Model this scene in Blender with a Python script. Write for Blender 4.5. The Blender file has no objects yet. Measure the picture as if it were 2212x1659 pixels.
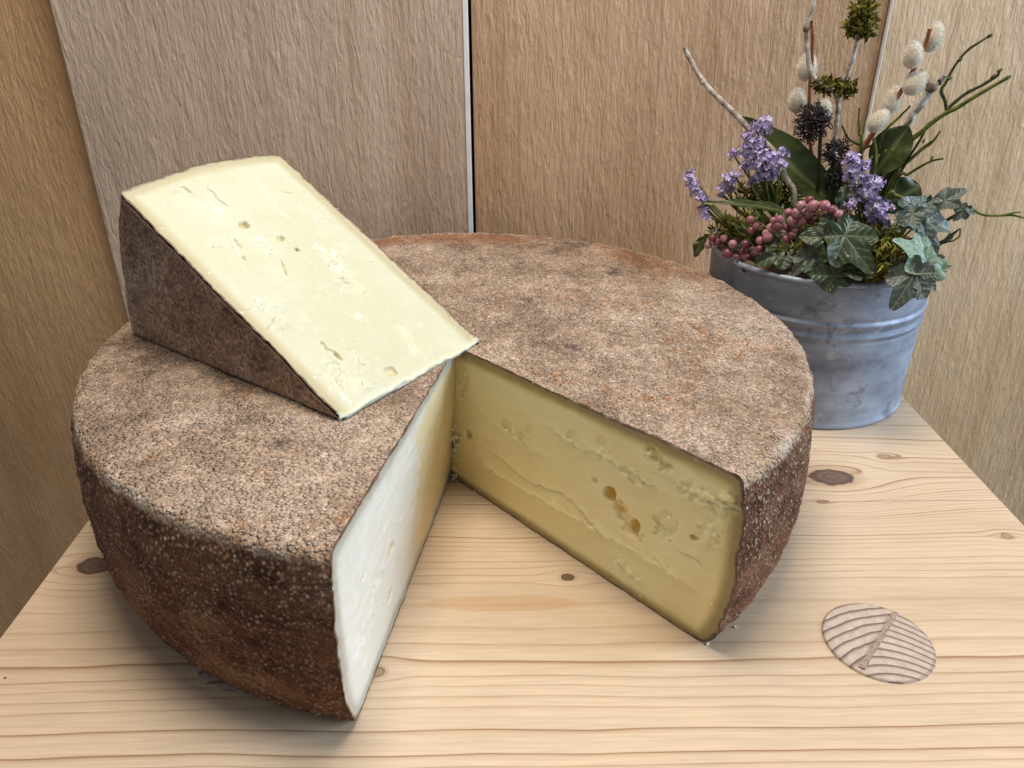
import bpy, math, random
import numpy as np
from mathutils import Vector, Matrix

random.seed(7); rng = np.random.default_rng(7)
scene = bpy.context.scene
COL = scene.collection
R_ = math.radians

# ------------------------------------------------------------------ camera
IW, IH, FPX = 2212.0, 1659.0, 1700.38            # photo measured at 2212 x 1659, focal length in those pixels
CAM = np.array([0.023457, -0.339320, 0.227276])
CR = np.array([0.999909, -0.013472, -0.000371])
CU = np.array([0.006595, 0.465102, 0.885233])
CF = np.array([0.011753, 0.885155, -0.465149])
cd = bpy.data.cameras.new('camera'); cam = bpy.data.objects.new('camera', cd); COL.objects.link(cam)
cam.matrix_world = Matrix(((CR[0], CU[0], -CF[0], CAM[0]), (CR[1], CU[1], -CF[1], CAM[1]), (CR[2], CU[2], -CF[2], CAM[2]), (0, 0, 0, 1)))
cd.sensor_width = 36; cd.lens = 36 * FPX / IW; cd.clip_start = .01; cd.clip_end = 50
cd.dof.use_dof = True; cd.dof.focus_distance = .36; cd.dof.aperture_fstop = 40
scene.camera = cam

# ------------------------------------------------------------------ light
w = bpy.data.worlds.new('World'); scene.world = w; w.use_nodes = True
w.node_tree.nodes['Background'].inputs[0].default_value = (.90, .95, 1.0, 1)
w.node_tree.nodes['Background'].inputs[1].default_value = .21
def area(name, loc, target, sx, sy, power, col):
    l = bpy.data.lights.new(name, 'AREA'); l.shape = 'RECTANGLE'; l.size = sx; l.size_y = sy; l.energy = power; l.color = col
    o = bpy.data.objects.new(name, l); COL.objects.link(o); o.location = loc
    o.rotation_euler = (Vector(target) - Vector(loc)).to_track_quat('-Z', 'Y').to_euler(); return o
area('window_light', (1.38, -.27, .60), (.0, .0, .05), .70, .80, 21, (.68, .83, 1.0))
area('ceiling_light', (.02, .00, .98), (.02, -.03, 0), .42, .28, 8.0, (1.0, .89, .76))
scene.view_settings.view_transform = 'Standard'; scene.view_settings.look = 'None'
scene.view_settings.exposure = 0.08; scene.view_settings.gamma = 1.0

# ------------------------------------------------------------------ pixel helpers
def ray(px, py):
    d = CF + CR * (px - IW / 2) / FPX - CU * (py - IH / 2) / FPX
    return d
def on_z(px, py, z=0.0):
    d = ray(px, py); return CAM + d * ((z - CAM[2]) / d[2])
def on_plane(px, py, p0, n):
    d = ray(px, py); return CAM + d * (np.dot(np.asarray(p0) - CAM, n) / np.dot(d, n))

# ------------------------------------------------------------------ noise (vectorised value noise)
def _hash(x, y, z, s):
    h = (x * 374761393 + y * 668265263 + z * 1440662683 + s * 974634777) & 0xffffffff
    h = ((h ^ (h >> 13)) * 1274126177) & 0xffffffff
    h = ((h ^ (h >> 16)) * 2246822519) & 0xffffffff
    return ((h ^ (h >> 15)) & 0xffffff) / float(0xffffff)
def vnoise(P, s=0):
    P = np.asarray(P, dtype=float); i = np.floor(P).astype(np.int64); f = P - i; u = f * f * (3 - 2 * f)
    x, y, z = i[..., 0], i[..., 1], i[..., 2]; r = 0
    for dx in (0, 1):
        wx = u[..., 0] if dx else 1 - u[..., 0]
        for dy in (0, 1):
            wy = u[..., 1] if dy else 1 - u[..., 1]
            for dz in (0, 1):
                wz = u[..., 2] if dz else 1 - u[..., 2]
                r = r + wx * wy * wz * _hash(x + dx, y + dy, z + dz, s)
    return r                                     # 0..1
def fbm(P, o=3, s=0, g=.5):
    P = np.asarray(P, dtype=float); a = 1; t = 0; r = 0
    for k in range(o):
        r = r + a * vnoise(P * 2 ** k + 17.3 * k, s + k); t += a; a *= g
    return r / t
def sstep(a, b, x):
    t = np.clip((x - a) / (b - a), 0, 1); return t * t * (3 - 2 * t)

# ------------------------------------------------------------------ mesh helpers
def build_mesh(name, V, F4=None, F3=None, attrs=None, smooth=True):
    V = np.asarray(V, dtype=np.float32).reshape(-1, 3); me = bpy.data.meshes.new(name)
    loops = []; sizes = []
    if F4 is not None and len(F4): F4 = np.asarray(F4, dtype=np.int32).reshape(-1, 4); loops.append(F4.ravel()); sizes += [4] * len(F4)
    if F3 is not None and len(F3): F3 = np.asarray(F3, dtype=np.int32).reshape(-1, 3); loops.append(F3.ravel()); sizes += [3] * len(F3)
    L = np.concatenate(loops); S = np.array(sizes, dtype=np.int32)
    me.vertices.add(len(V)); me.vertices.foreach_set('co', V.ravel())
    me.loops.add(len(L)); me.loops.foreach_set('vertex_index', L)
    me.polygons.add(len(S)); me.polygons.foreach_set('loop_start', np.concatenate([[0], np.cumsum(S)[:-1]]).astype(np.int32))
    me.polygons.foreach_set('use_smooth', np.full(len(S), smooth))
    me.update(calc_edges=True); me.validate()
    for k, a in (attrs or {}).items():
        at = me.attributes.new(k, 'FLOAT', 'POINT'); at.data.foreach_set('value', np.asarray(a, dtype=np.float32).ravel())
    return me
def grid_faces(m, n, wrap=False):
    i, j = np.meshgrid(np.arange(m - 1), np.arange(n if wrap else n - 1), indexing='ij'); j2 = (j + 1) % n
    return np.stack([i * n + j, (i + 1) * n + j, (i + 1) * n + j2, i * n + j2], -1).reshape(-1, 4)
def grid_normals(G):
    du = np.gradient(G, axis=0); dv = np.gradient(G, axis=1); n = np.cross(du, dv)
    return n / (np.linalg.norm(n, axis=-1, keepdims=True) + 1e-12)
def add(name, me, mat, parent=None, loc=None, **props):
    o = bpy.data.objects.new(name, me); COL.objects.link(o)
    if me is not None and mat is not None and len(me.materials) == 0: me.materials.append(mat)
    if parent is not None: o.parent = parent
    if loc is not None: o.location = loc
    for k, v in props.items(): o[k] = v
    return o
def thing(name, label, cat, loc=(0, 0, 0), group=None):
    o = bpy.data.objects.new(name, None); COL.objects.link(o); o.location = loc; o.empty_display_size = .02
    o['label'] = label; o['category'] = cat
    if group: o['group'] = group
    return o
class MB:                                        # collects shapes for ONE mesh
    def __init__(s): s.V = []; s.Q = []; s.T = []; s.A = []; s.n = 0
    def put(s, V, Q=None, T=None, a=0.0):
        V = np.asarray(V, float).reshape(-1, 3)
        if Q is not None and len(Q): s.Q.append(np.asarray(Q).reshape(-1, 4) + s.n)
        if T is not None and len(T): s.T.append(np.asarray(T).reshape(-1, 3) + s.n)
        s.V.append(V); s.A.append(np.broadcast_to(np.asarray(a, float), (len(V),)).copy()); s.n += len(V)
    def mesh(s, name, smooth=True):
        return build_mesh(name, np.concatenate(s.V), np.concatenate(s.Q) if s.Q else None, np.concatenate(s.T) if s.T else None, {'a': np.concatenate(s.A)}, smooth)
def spline(P, n):
    P = np.asarray(P, float); k = len(P)
    if k == 2: return P[0] + (P[1] - P[0]) * np.linspace(0, 1, n)[:, None]
    t = np.linspace(0, k - 1 - 1e-6, n); i = t.astype(int); f = (t - i)[:, None]
    Q = np.vstack([2 * P[0] - P[1], P, 2 * P[-1] - P[-2]]); a, b, c, d = Q[i], Q[i + 1], Q[i + 2], Q[i + 3]
    return .5 * (2 * b + (c - a) * f + (2 * a - 5 * b + 4 * c - d) * f ** 2 + (3 * b - a - 3 * c + d) * f ** 3)
def tube(mb, P, r0, r1=None, sides=8, n=None, rough=0.0, seed=0, raw=False, a=0.0):
    P = np.asarray(P, float) if raw else spline(P, n or max(6, 6 * len(P))); n = len(P); r1 = r0 if r1 is None else r1
    T = np.gradient(P, axis=0); T /= np.linalg.norm(T, axis=1, keepdims=True) + 1e-12
    up = np.array([.31, .2, .93]); X = np.cross(T, up); X /= np.linalg.norm(X, axis=1, keepdims=True) + 1e-12; Y = np.cross(T, X)
    rad = np.linspace(r0, r1, n)[:, None] if np.isscalar(r0) else np.asarray(r0)[:, None]
    ang = np.linspace(0, 2 * math.pi, sides, endpoint=False)[None]
    if rough: rad = rad * (1 + rough * (vnoise(np.stack(np.broadcast_arrays(P[:, :1] * 400, P[:, 2:] * 400, ang * 1.5), -1), seed) - .5) * 2)
    else: rad = np.repeat(rad, sides, 1)
    V = P[:, None] + X[:, None] * (np.cos(ang)[..., None] * rad[..., None]) + Y[:, None] * (np.sin(ang)[..., None] * rad[..., None])
    V = V.reshape(-1, 3); Q = grid_faces(n, sides, True)
    c = len(V); V = np.vstack([V, P[:1], P[-1:]])
    Tr = [(c, (j + 1) % sides, j) for j in range(sides)] + [(c + 1, (n - 1) * sides + j, (n - 1) * sides + (j + 1) % sides) for j in range(sides)]
    mb.put(V, Q, Tr, a)
def box_mesh(name, x0, x1, y0, y1, z0, z1, bev=.001, nx=1, nz=1):
    import bmesh
    bm = bmesh.new(); bmesh.ops.create_cube(bm, size=1)
    for v in bm.verts: v.co = (x0 + (v.co.x + .5) * (x1 - x0), y0 + (v.co.y + .5) * (y1 - y0), z0 + (v.co.z + .5) * (z1 - z0))
    if bev: bmesh.ops.bevel(bm, geom=bm.edges[:] + bm.verts[:], offset=bev, segments=2, profile=.6, affect='EDGES')
    me = bpy.data.meshes.new(name); bm.to_mesh(me); bm.free(); return me
def lathe_mesh(name, prof, n=96, a0=0, a1=2 * math.pi):
    prof = np.asarray(prof, float); t = np.linspace(a0, a1, n, endpoint=False)
    V = np.stack([prof[:, None, 0] * np.cos(t), prof[:, None, 0] * np.sin(t), np.repeat(prof[:, 1:2], n, 1)], -1)
    return build_mesh(name, V, grid_faces(len(prof), n, True))

# ------------------------------------------------------------------ node helpers
class NT:
    def __init__(s, name):
        s.m = bpy.data.materials.new(name); s.m.use_nodes = True; s.t = s.m.node_tree; s.b = s.t.nodes['Principled BSDF']
        s.tc = s.t.nodes.new('ShaderNodeTexCoord'); s.obj = s.tc.outputs['Object']
    def lk(s, v, sock):
        if isinstance(v, bpy.types.NodeSocket): s.t.links.new(v, sock)
        elif isinstance(v, (tuple, list)) and len(v) == 3 and sock.type == 'RGBA': sock.default_value = (*v, 1)
        else: sock.default_value = v
    def math(s, op, a, b=0.0, c=None, clamp=False):
        n = s.t.nodes.new('ShaderNodeMath'); n.operation = op; n.use_clamp = clamp; s.lk(a, n.inputs[0]); s.lk(b, n.inputs[1])
        if c is not None: s.lk(c, n.inputs[2])
        return n.outputs[0]
    def add(s, a, b): return s.math('ADD', a, b)
    def sub(s, a, b): return s.math('SUBTRACT', a, b)
    def mul(s, a, b): return s.math('MULTIPLY', a, b)
    def vec(s, op, a, b):
        n = s.t.nodes.new('ShaderNodeVectorMath'); n.operation = op; s.lk(a, n.inputs[0]); s.lk(b, n.inputs[1]); return n.outputs[0]
    def scale(s, k): return s.vec('MULTIPLY', s.obj, k)
    def noise(s, sc, det=3, rough=.55, vec=None, off=None, dist=0.0):
        n = s.t.nodes.new('ShaderNodeTexNoise'); v = vec if vec is not None else s.obj
        if off is not None: v = s.vec('ADD', v, (off, off * .7, off * 1.3))
        s.t.links.new(v, n.inputs['Vector']); n.inputs['Scale'].default_value = sc; n.inputs['Detail'].default_value = det
        n.inputs['Roughness'].default_value = rough; n.inputs['Distortion'].default_value = dist; return n.outputs['Fac']
    def voro(s, sc, vec=None, feat='F1', rnd=1.0):
        n = s.t.nodes.new('ShaderNodeTexVoronoi'); n.feature = feat; s.t.links.new(vec if vec is not None else s.obj, n.inputs['Vector'])
        n.inputs['Scale'].default_value = sc; n.inputs['Randomness'].default_value = rnd; return n.outputs['Distance'], n.outputs['Color']
    def ramp(s, f, stops, interp='LINEAR'):
        n = s.t.nodes.new('ShaderNodeValToRGB'); s.lk(f, n.inputs[0]); e = n.color_ramp.elements; n.color_ramp.interpolation = interp
        while len(e) < len(stops): e.new(.5)
        for k, (p, c) in enumerate(stops):
            e[k].position = p; c = (c, c, c) if isinstance(c, (int, float)) else c; e[k].color = (*c, 1)
        return n.outputs[0]
    def mix(s, f, a, b, mode='MIX'):
        n = s.t.nodes.new('ShaderNodeMix'); n.data_type = 'RGBA'; n.blend_type = mode; s.lk(f, n.inputs[0]); s.lk(a, n.inputs[6]); s.lk(b, n.inputs[7]); return n.outputs[2]
    def attr(s, name):
        n = s.t.nodes.new('ShaderNodeAttribute'); n.attribute_name = name; return n.outputs['Fac']
    def sep(s, v=None):
        n = s.t.nodes.new('ShaderNodeSeparateXYZ'); s.t.links.new(v if v is not None else s.obj, n.inputs[0]); return n.outputs
    def comb(s, x, y, z):
        n = s.t.nodes.new('ShaderNodeCombineXYZ')
        for k, q in enumerate((x, y, z)): s.lk(q, n.inputs[k])
        return n.outputs[0]
    def step(s, a, b, x):                        # smoothstep
        n = s.t.nodes.new('ShaderNodeMapRange'); n.interpolation_type = 'SMOOTHSTEP'; s.lk(x, n.inputs[0]); n.inputs[1].default_value = a; n.inputs[2].default_value = b; return n.outputs[0]
    def rnd(s): return s.t.nodes.new('ShaderNodeObjectInfo').outputs['Random']
    def bump(s, h, strength, dist, prev=None):
        n = s.t.nodes.new('ShaderNodeBump'); n.inputs['Strength'].default_value = strength; n.inputs['Distance'].default_value = dist; s.t.links.new(h, n.inputs['Height'])
        if prev is not None: s.t.links.new(prev, n.inputs['Normal'])
        return n.outputs[0]
    def out(s, col=None, rough=None, normal=None, metal=None, spec=None, sss=None, rad=(.004, .002, .001), sheen=None):
        b = s.b
        for nm, v in (('Base Color', col), ('Roughness', rough), ('Normal', normal), ('Metallic', metal), ('Specular IOR Level', spec), ('Sheen Weight', sheen)):
            if v is not None: s.lk(v, b.inputs[nm])
        if sss is not None:
            b.inputs['Subsurface Weight'].default_value = sss; b.inputs['Subsurface Radius'].default_value = rad; b.inputs['Subsurface Scale'].default_value = 1.0
        return s.m

# ------------------------------------------------------------------ materials: rind, paste
def mat_rind():
    t = NT('cheese_rind'); sd = t.attr('sd')     # sd: metres past the top edge, down the side (negative on the flat)
    big = t.noise(8, 3); mid = t.noise(42, 5, .65); fine = t.noise(900, 3, .7); fine2 = t.noise(1700, 2, .5); crs = t.noise(210, 4, .65, off=1.7)
    a = t.add(t.mul(mid, .5), t.mul(t.noise(11, 5, .6, off=1.1), .5))
    top = t.ramp(a, [(.35, (.20, .145, .11)), (.44, (.40, .28, .20)), (.53, (.57, .42, .315)), (.66, (.70, .555, .44))])
    org = t.mul(t.step(.52, .62, t.noise(17, 6, .75, off=3.1)), t.step(.50, .60, t.noise(210, 4, .7, off=7.7)))
    top = t.mix(t.mul(org, .65), top, (.46, .20, .06))
    drk = t.step(.57, .68, t.noise(38, 5, .75, off=11.3)); top = t.mix(t.mul(drk, .75), top, (.115, .085, .075))
    top = t.mix(1.0, top, t.ramp(fine, [(.30, .36), (.45, .84), (.56, 1.08), (.70, 1.75)]), 'MULTIPLY'); top = t.mix(1.0, top, t.ramp(crs, [(.32, .80), (.5, 1.0), (.66, 1.12)]), 'MULTIPLY')
    vd, vc = t.voro(260); spk = t.mul(t.step(.30, .14, vd), t.step(.78, .84, t.sep(vc)[0])); top = t.mix(t.mul(spk, .75), top, (.66, .55, .43))
    # side
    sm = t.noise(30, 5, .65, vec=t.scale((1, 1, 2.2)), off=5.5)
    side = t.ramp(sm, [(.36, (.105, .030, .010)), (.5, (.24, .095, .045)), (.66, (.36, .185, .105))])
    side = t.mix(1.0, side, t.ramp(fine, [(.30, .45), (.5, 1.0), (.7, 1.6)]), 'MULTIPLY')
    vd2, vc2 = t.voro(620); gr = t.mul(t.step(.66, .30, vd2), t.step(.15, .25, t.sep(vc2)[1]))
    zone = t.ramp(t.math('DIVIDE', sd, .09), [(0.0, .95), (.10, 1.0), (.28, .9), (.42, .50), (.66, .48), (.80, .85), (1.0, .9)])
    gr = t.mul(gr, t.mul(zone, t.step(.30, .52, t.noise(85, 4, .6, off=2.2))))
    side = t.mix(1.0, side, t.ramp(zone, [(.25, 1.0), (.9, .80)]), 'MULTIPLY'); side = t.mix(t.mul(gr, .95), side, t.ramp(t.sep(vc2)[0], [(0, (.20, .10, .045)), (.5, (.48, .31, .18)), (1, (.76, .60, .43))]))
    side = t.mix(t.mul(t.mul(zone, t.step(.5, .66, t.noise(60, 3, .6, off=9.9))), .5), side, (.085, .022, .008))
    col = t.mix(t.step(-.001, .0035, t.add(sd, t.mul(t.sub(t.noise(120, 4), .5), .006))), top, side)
    sdn = t.add(sd, t.mul(t.sub(t.noise(110, 4, .7), .5), .009))
    rim = t.mul(t.step(-.0038, -.0008, sdn), t.step(.0026, .0008, sdn))
    rc = t.ramp(t.noise(38, 4, .7, off=21.), [(.36, (.42, .24, .13)), (.46, (.54, .38, .25)), (.58, (.66, .55, .45))])
    rc = t.mix(1.0, rc, t.ramp(fine, [(.3, .55), (.5, 1.0), (.7, 1.4)]), 'MULTIPLY')
    col = t.mix(t.mul(rim, .85), col, rc)
    redb = t.mul(t.step(-.030, -.012, sdn), t.step(-.002, -.008, sdn)); redb = t.mul(redb, t.mul(t.step(.36, .55, t.noise(14, 5, .7, off=31.)), t.step(.02, .10, t.sep()[1])))
    col = t.mix(t.mul(redb, .85), col, (.36, .145, .06))
    cv, cc = t.voro(620); h = t.add(t.mul(fine, 1.0), t.add(t.mul(fine2, .45), t.add(t.mul(gr, .9), t.mul(cv, -.45))))
    return t.out(col, .78, t.bump(h, 1.0, .0017), spec=.35)
def mat_rind_dark():                              # the flat of the cut wedge: a darker, greyer, finer grained rind
    t = NT('wedge_rind'); mid = t.noise(55, 5, .7); fine = t.noise(600, 3, .6)
    c = t.ramp(mid, [(.34, (.19, .115, .075)), (.5, (.33, .215, .145)), (.66, (.44, .31, .22))])
    c = t.mix(t.mul(t.step(.6, .72, t.noise(60, 5, .7, off=4.)), .7), c, (.20, .07, .028))
    c = t.mix(1.0, c, t.ramp(fine, [(.30, .4), (.5, 1.0), (.70, 1.75)]), 'MULTIPLY')
    sd = t.attr('sd'); rim = t.step(-.0022, -.0004, t.add(sd, t.mul(t.sub(t.noise(300, 3), .5), .002)))
    c = t.mix(t.mul(rim, .6), c, (.50, .36, .24))
    return t.out(c, .8, t.bump(t.add(fine, t.mul(t.noise(1200, 2), .4)), .75, .001), spec=.3)
def mat_paste(name, light, deep, horn, horn2, zone=.0150, lit_mask=False):
    t = NT(name); e = t.attr('edge'); cr = t.attr('crumb'); ey = t.attr('eye')       # edge: metres from the rind
    en = t.add(e, t.mul(t.sub(t.noise(160, 3, .6), .5), .0016)); ew = t.add(e, t.mul(t.sub(t.noise(30, 3, .6), .5), .006))
    c = t.mix(t.step(.35, .65, t.noise(22, 3)), light, deep)
    if lit_mask: c = t.mix(t.step(.35, .65, t.add(t.attr('lit_mask'), t.mul(t.sub(t.noise(1, 4, .6, vec=t.scale((60, 60, 160))), .5), .7))), (.81, .70, .40), c)  # paints window light: white outer end, fading to yellow shade at the apex
    c = t.mix(t.mul(t.step(.50, .72, t.noise(240, 4, .65, vec=t.scale((1, 1, 3)))), .35), c, tuple(min(.93, x * 1.10) for x in light))
    c = t.mix(t.mul(t.step(.56, .70, t.noise(75, 5, .7, off=6.)), .45), c, tuple(min(.93, x * 1.13) for x in light))
    c = t.mix(t.step(zone, .0035, ew), c, horn); c = t.mix(t.step(.0055, .0018, en), c, horn2)       # drier, horn-coloured zone under the rind
    c = t.mix(t.step(.0013, .0005, en), c, t.ramp(t.noise(170, 5, .75), [(.38, (.085, .048, .028)), (.54, (.16, .10, .062)), (.66, (.26, .18, .12)), (.73, (.66, .58, .45))]))
    c = t.mix(t.mul(ey, .85), c, tuple(x * y for x, y in zip(deep, (1.05, .84, .42))))
    c = t.mix(t.mul(cr, .9), c, tuple(min(.93, x * 1.30) for x in light))
    vd, vc = t.voro(330); sp = t.mul(t.step(.22, .12, vd), t.step(.88, .92, t.sep(vc)[0])); c = t.mix(t.mul(sp, .7), c, (.90, .87, .72))
    vd, vc = t.voro(150); sp = t.mul(t.step(.06, .03, vd), t.step(.90, .92, t.sep(vc)[0])); c = t.mix(t.mul(sp, .8), c, (.10, .07, .04))
    hgt = t.add(t.mul(t.noise(420, 4, .6), .5), t.mul(t.noise(160, 4, .7, vec=t.scale((1, 1, 5))), .8))
    return t.out(c, t.ramp(t.noise(130, 3), [(.35, .34), (.65, .50)]), t.bump(hgt, .4, .0007), spec=.5, sss=.22, rad=(.0022, .0016, .0008))
M_RIND = mat_rind(); M_RIND2 = mat_rind_dark()
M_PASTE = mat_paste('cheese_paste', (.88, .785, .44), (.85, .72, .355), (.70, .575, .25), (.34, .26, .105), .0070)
M_PASTE3 = mat_paste('lit_face_paste', (.80, .79, .72), (.76, .745, .64), (.70, .69, .61), (.46, .44, .37), .008, True); M_PASTE2 = mat_paste('wedge_paste', (.585, .59, .455), (.565, .56, .40), (.54, .515, .345), (.46, .42, .265), .0070)  # left face gets a whitened paste copy with the window light painted in

# ------------------------------------------------------------------ materials: wood
def mat_table():
    t = NT('planed_spruce'); o = t.sep(); x, y, z = o[0], o[1], o[2]
    yy = t.add(y, t.mul(t.sub(t.noise(1, 3, .5, vec=t.scale((4.0, 9, 1))), .5), .014))
    yy = t.add(yy, t.mul(t.sub(t.noise(1, 2, .5, vec=t.scale((16, 70, 1))), .5), .0026))
    knots = [(1795, 1030, .0105, .0066, 1), (1910, 986, .0032, .0022, 0), (1776, 1084, .0022, .0012, 0), (205, 1222, .0075, .0050, 1), (1226, 1247, .0028, .0022, 1), (813, 1452, .0028, .0022, 0), (2175, 1158, .0022, .0018, 0)]
    ks = []
    for (px, py, sx, sy, f) in knots:
        k = on_z(px, py); dx = t.sub(x, float(k[0])); dy = t.sub(y, float(k[1])); s = max(sx, sy) * 1.25
        g = t.math('EXPONENT', t.mul(t.add(t.math('POWER', t.mul(t.math('ABSOLUTE', dx), 1 / (s * 2.9)), 2.0), t.math('POWER', t.mul(t.math('ABSOLUTE', dy), 1 / (s * 2.6)), 2.0)), -1.0))
        dn = t.math('DIVIDE', dy, t.math('SQRT', t.add(t.mul(dy, dy), s * s * .35)))
        yy = t.sub(yy, t.mul(t.mul(g, dn), s * 1.15))
        nd = t.mul(t.sub(t.noise(140, 4, .6, off=px * .01), .5), .75)
        ks.append((t.add(t.math('SQRT', t.add(t.math('POWER', t.mul(t.math('ABSOLUTE', dx), 1 / sx), 2.0), t.math('POWER', t.mul(t.math('ABSOLUTE', dy), 1 / sy), 2.0))), nd), f))
    u = t.math('DIVIDE', t.add(yy, .24), .45)
    # cumulative ring count over the plank width: close rings at the front, one wide flat-sawn belt, close rings behind
    cum = t.ramp(u, [(0, 0.0), (.15, .185), (.235, .275), (.29, .305), (.345, .325), (.385, .37), (.44, .45), (.475, .53), (.50, .585), (.56, .66), (.65, .745), (1, 1.0)])
    ring = t.mul(cum, 92.0); fl = t.math('FLOOR', ring); fr = t.sub(ring, fl)
    wn = t.t.nodes.new('ShaderNodeTexWhiteNoise'); wn.noise_dimensions = '1D'; t.t.links.new(fl, wn.inputs['W'])
    belt = t.mul(t.step(.265, .30, u), t.step(.42, .375, u)); thin = t.mul(t.step(.76, .93, fr), t.step(1.0, .94, fr)); broad = t.mul(t.math('POWER', t.step(.25, .95, fr), 2.0), t.step(1.0, .94, fr))
    late = t.mul(t.add(t.mul(broad, t.sub(.42, t.mul(belt, .32))), t.mul(thin, .58)), t.add(.12, t.mul(wn.outputs[0], 1.05)))
    late = t.mul(late, t.add(.62, t.mul(t.noise(1, 4, .65, vec=t.scale((16, 150, 1))), .80)))
    col = t.mix(late, (.63, .49, .35), (.33, .19, .10))
    col = t.mix(1.0, col, t.ramp(t.noise(1, 3, .6, vec=t.scale((5, 22, 1)), off=2.), [(.3, (.86, .84, .80)), (.5, (1, 1, 1)), (.7, (1.08, 1.07, 1.05))]), 'MULTIPLY')
    col = t.mix(1.0, col, t.ramp(t.noise(1, 2, .6, vec=t.scale((40, 900, 1))), [(.3, .91), (.7, 1.07)]), 'MULTIPLY')
    # resin coloured lens
    e = on_z(1085, 1303); dx = t.mul(t.math('ABSOLUTE', t.sub(x, float(e[0]))), 1 / .031); dy = t.mul(t.math('ABSOLUTE', t.sub(y, float(e[1]))), 1 / .0046)
    le = t.add(t.add(t.math('POWER', dx, 2.2), t.math('POWER', dy, 2.0)), t.mul(t.sub(t.noise(1, 3, vec=t.scale((60, 300, 1))), .5), .5))
    col = t.mix(t.mul(t.step(1.15, .8, le), .42), col, (.50, .30, .14))
    for k, (d, f) in enumerate(ks):
        kc = t.ramp(t.math('FRACT', t.add(t.mul(d, 2.3), t.mul(t.noise(500, 3), .5))), [(0, (.075, .045, .032) if f else (.36, .23, .15)), (.6, (.155, .10, .072) if f else (.42, .29, .20)), (1, (.095, .055, .038) if f else (.33, .21, .14))])
        col = t.mix(t.mul(t.step(2.0, 1.0, d), .45), col, (.40, .235, .135))
        col = t.mix(t.mul(t.step(1.12, .96, d), .92), col, kc)
        col = t.mix(t.mul(t.mul(t.step(.80, .98, d), t.step(1.16, 1.0, d)), .6), col, (.045, .025, .018))
    sp, spc = t.voro(60, vec=t.scale((1, 1, 0))); dot = t.mul(t.step(.045, .03, sp), t.step(.93, .94, t.sep(spc)[1])); col = t.mix(dot, col, (.05, .03, .02))
    h = t.add(t.mul(late, -1.0), t.mul(t.noise(1, 2, .6, vec=t.scale((60, 1500, 200))), .35))
    return t.out(col, t.ramp(late, [(0, .42), (1, .34)]), t.bump(h, .18, .0004), spec=.4)
TENON = np.array([.1662, -.1205, 0]); WA = [float(v) for v in on_z(1861, 1447) - TENON]; WB = [float(v) for v in on_z(1934, 1326) - TENON]      # ends of the wedge seam
def mat_endgrain():
    t = NT('end_grain'); o = t.sep(); dx = t.sub(o[0], .014); dy = t.sub(o[1], -.042)
    d = t.add(t.math('SQRT', t.add(t.mul(t.mul(dx, dx), .8), t.mul(dy, dy))), t.mul(t.sub(t.noise(60, 3), .5), .003))
    side = t.step(-.000004, .000004, t.sub(t.mul(t.sub(o[0], WA[0]), WB[1] - WA[1]), t.mul(t.sub(o[1], WA[1]), WB[0] - WA[0])))       # rings run differently on either side of the wedge
    d2 = t.add(t.mul(o[1], 1.0), t.add(t.mul(t.mul(o[0], o[0]), 22.0), t.mul(o[0], .20))); d = t.add(t.mul(d, t.sub(1.0, side)), t.mul(d2, side))
    fr = t.math('FRACT', t.mul(d, 250.0)); late = t.mul(t.math('POWER', t.step(.45, .94, fr), 1.6), t.step(1.0, .94, fr))
    col = t.mix(t.mul(late, .9), t.ramp(t.noise(300, 3), [(.3, (.46, .36, .30)), (.7, (.60, .49, .42))]), (.13, .085, .065))
    rad = t.add(t.math('SQRT', t.add(t.mul(o[0], o[0]), t.mul(o[1], o[1]))), t.mul(t.sub(t.noise(350, 4, .7), .5), .0022)); col = t.mix(t.mul(t.step(.0190, .0198, rad), .4), col, (.16, .105, .075))
    return t.out(col, .62, t.bump(t.add(t.mul(late, -1.), t.noise(900, 3)), .6, .0006), spec=.3)
def mat_wedge_wood():
    t = NT('wedge_wood'); n = t.noise(1, 4, .7, vec=t.scale((900, 900, 300)))
    return t.out(t.ramp(n, [(.3, (.22, .155, .12)), (.55, (.40, .31, .25)), (.7, (.55, .45, .38))]), .7, t.bump(n, .8, .001), spec=.3)
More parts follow.
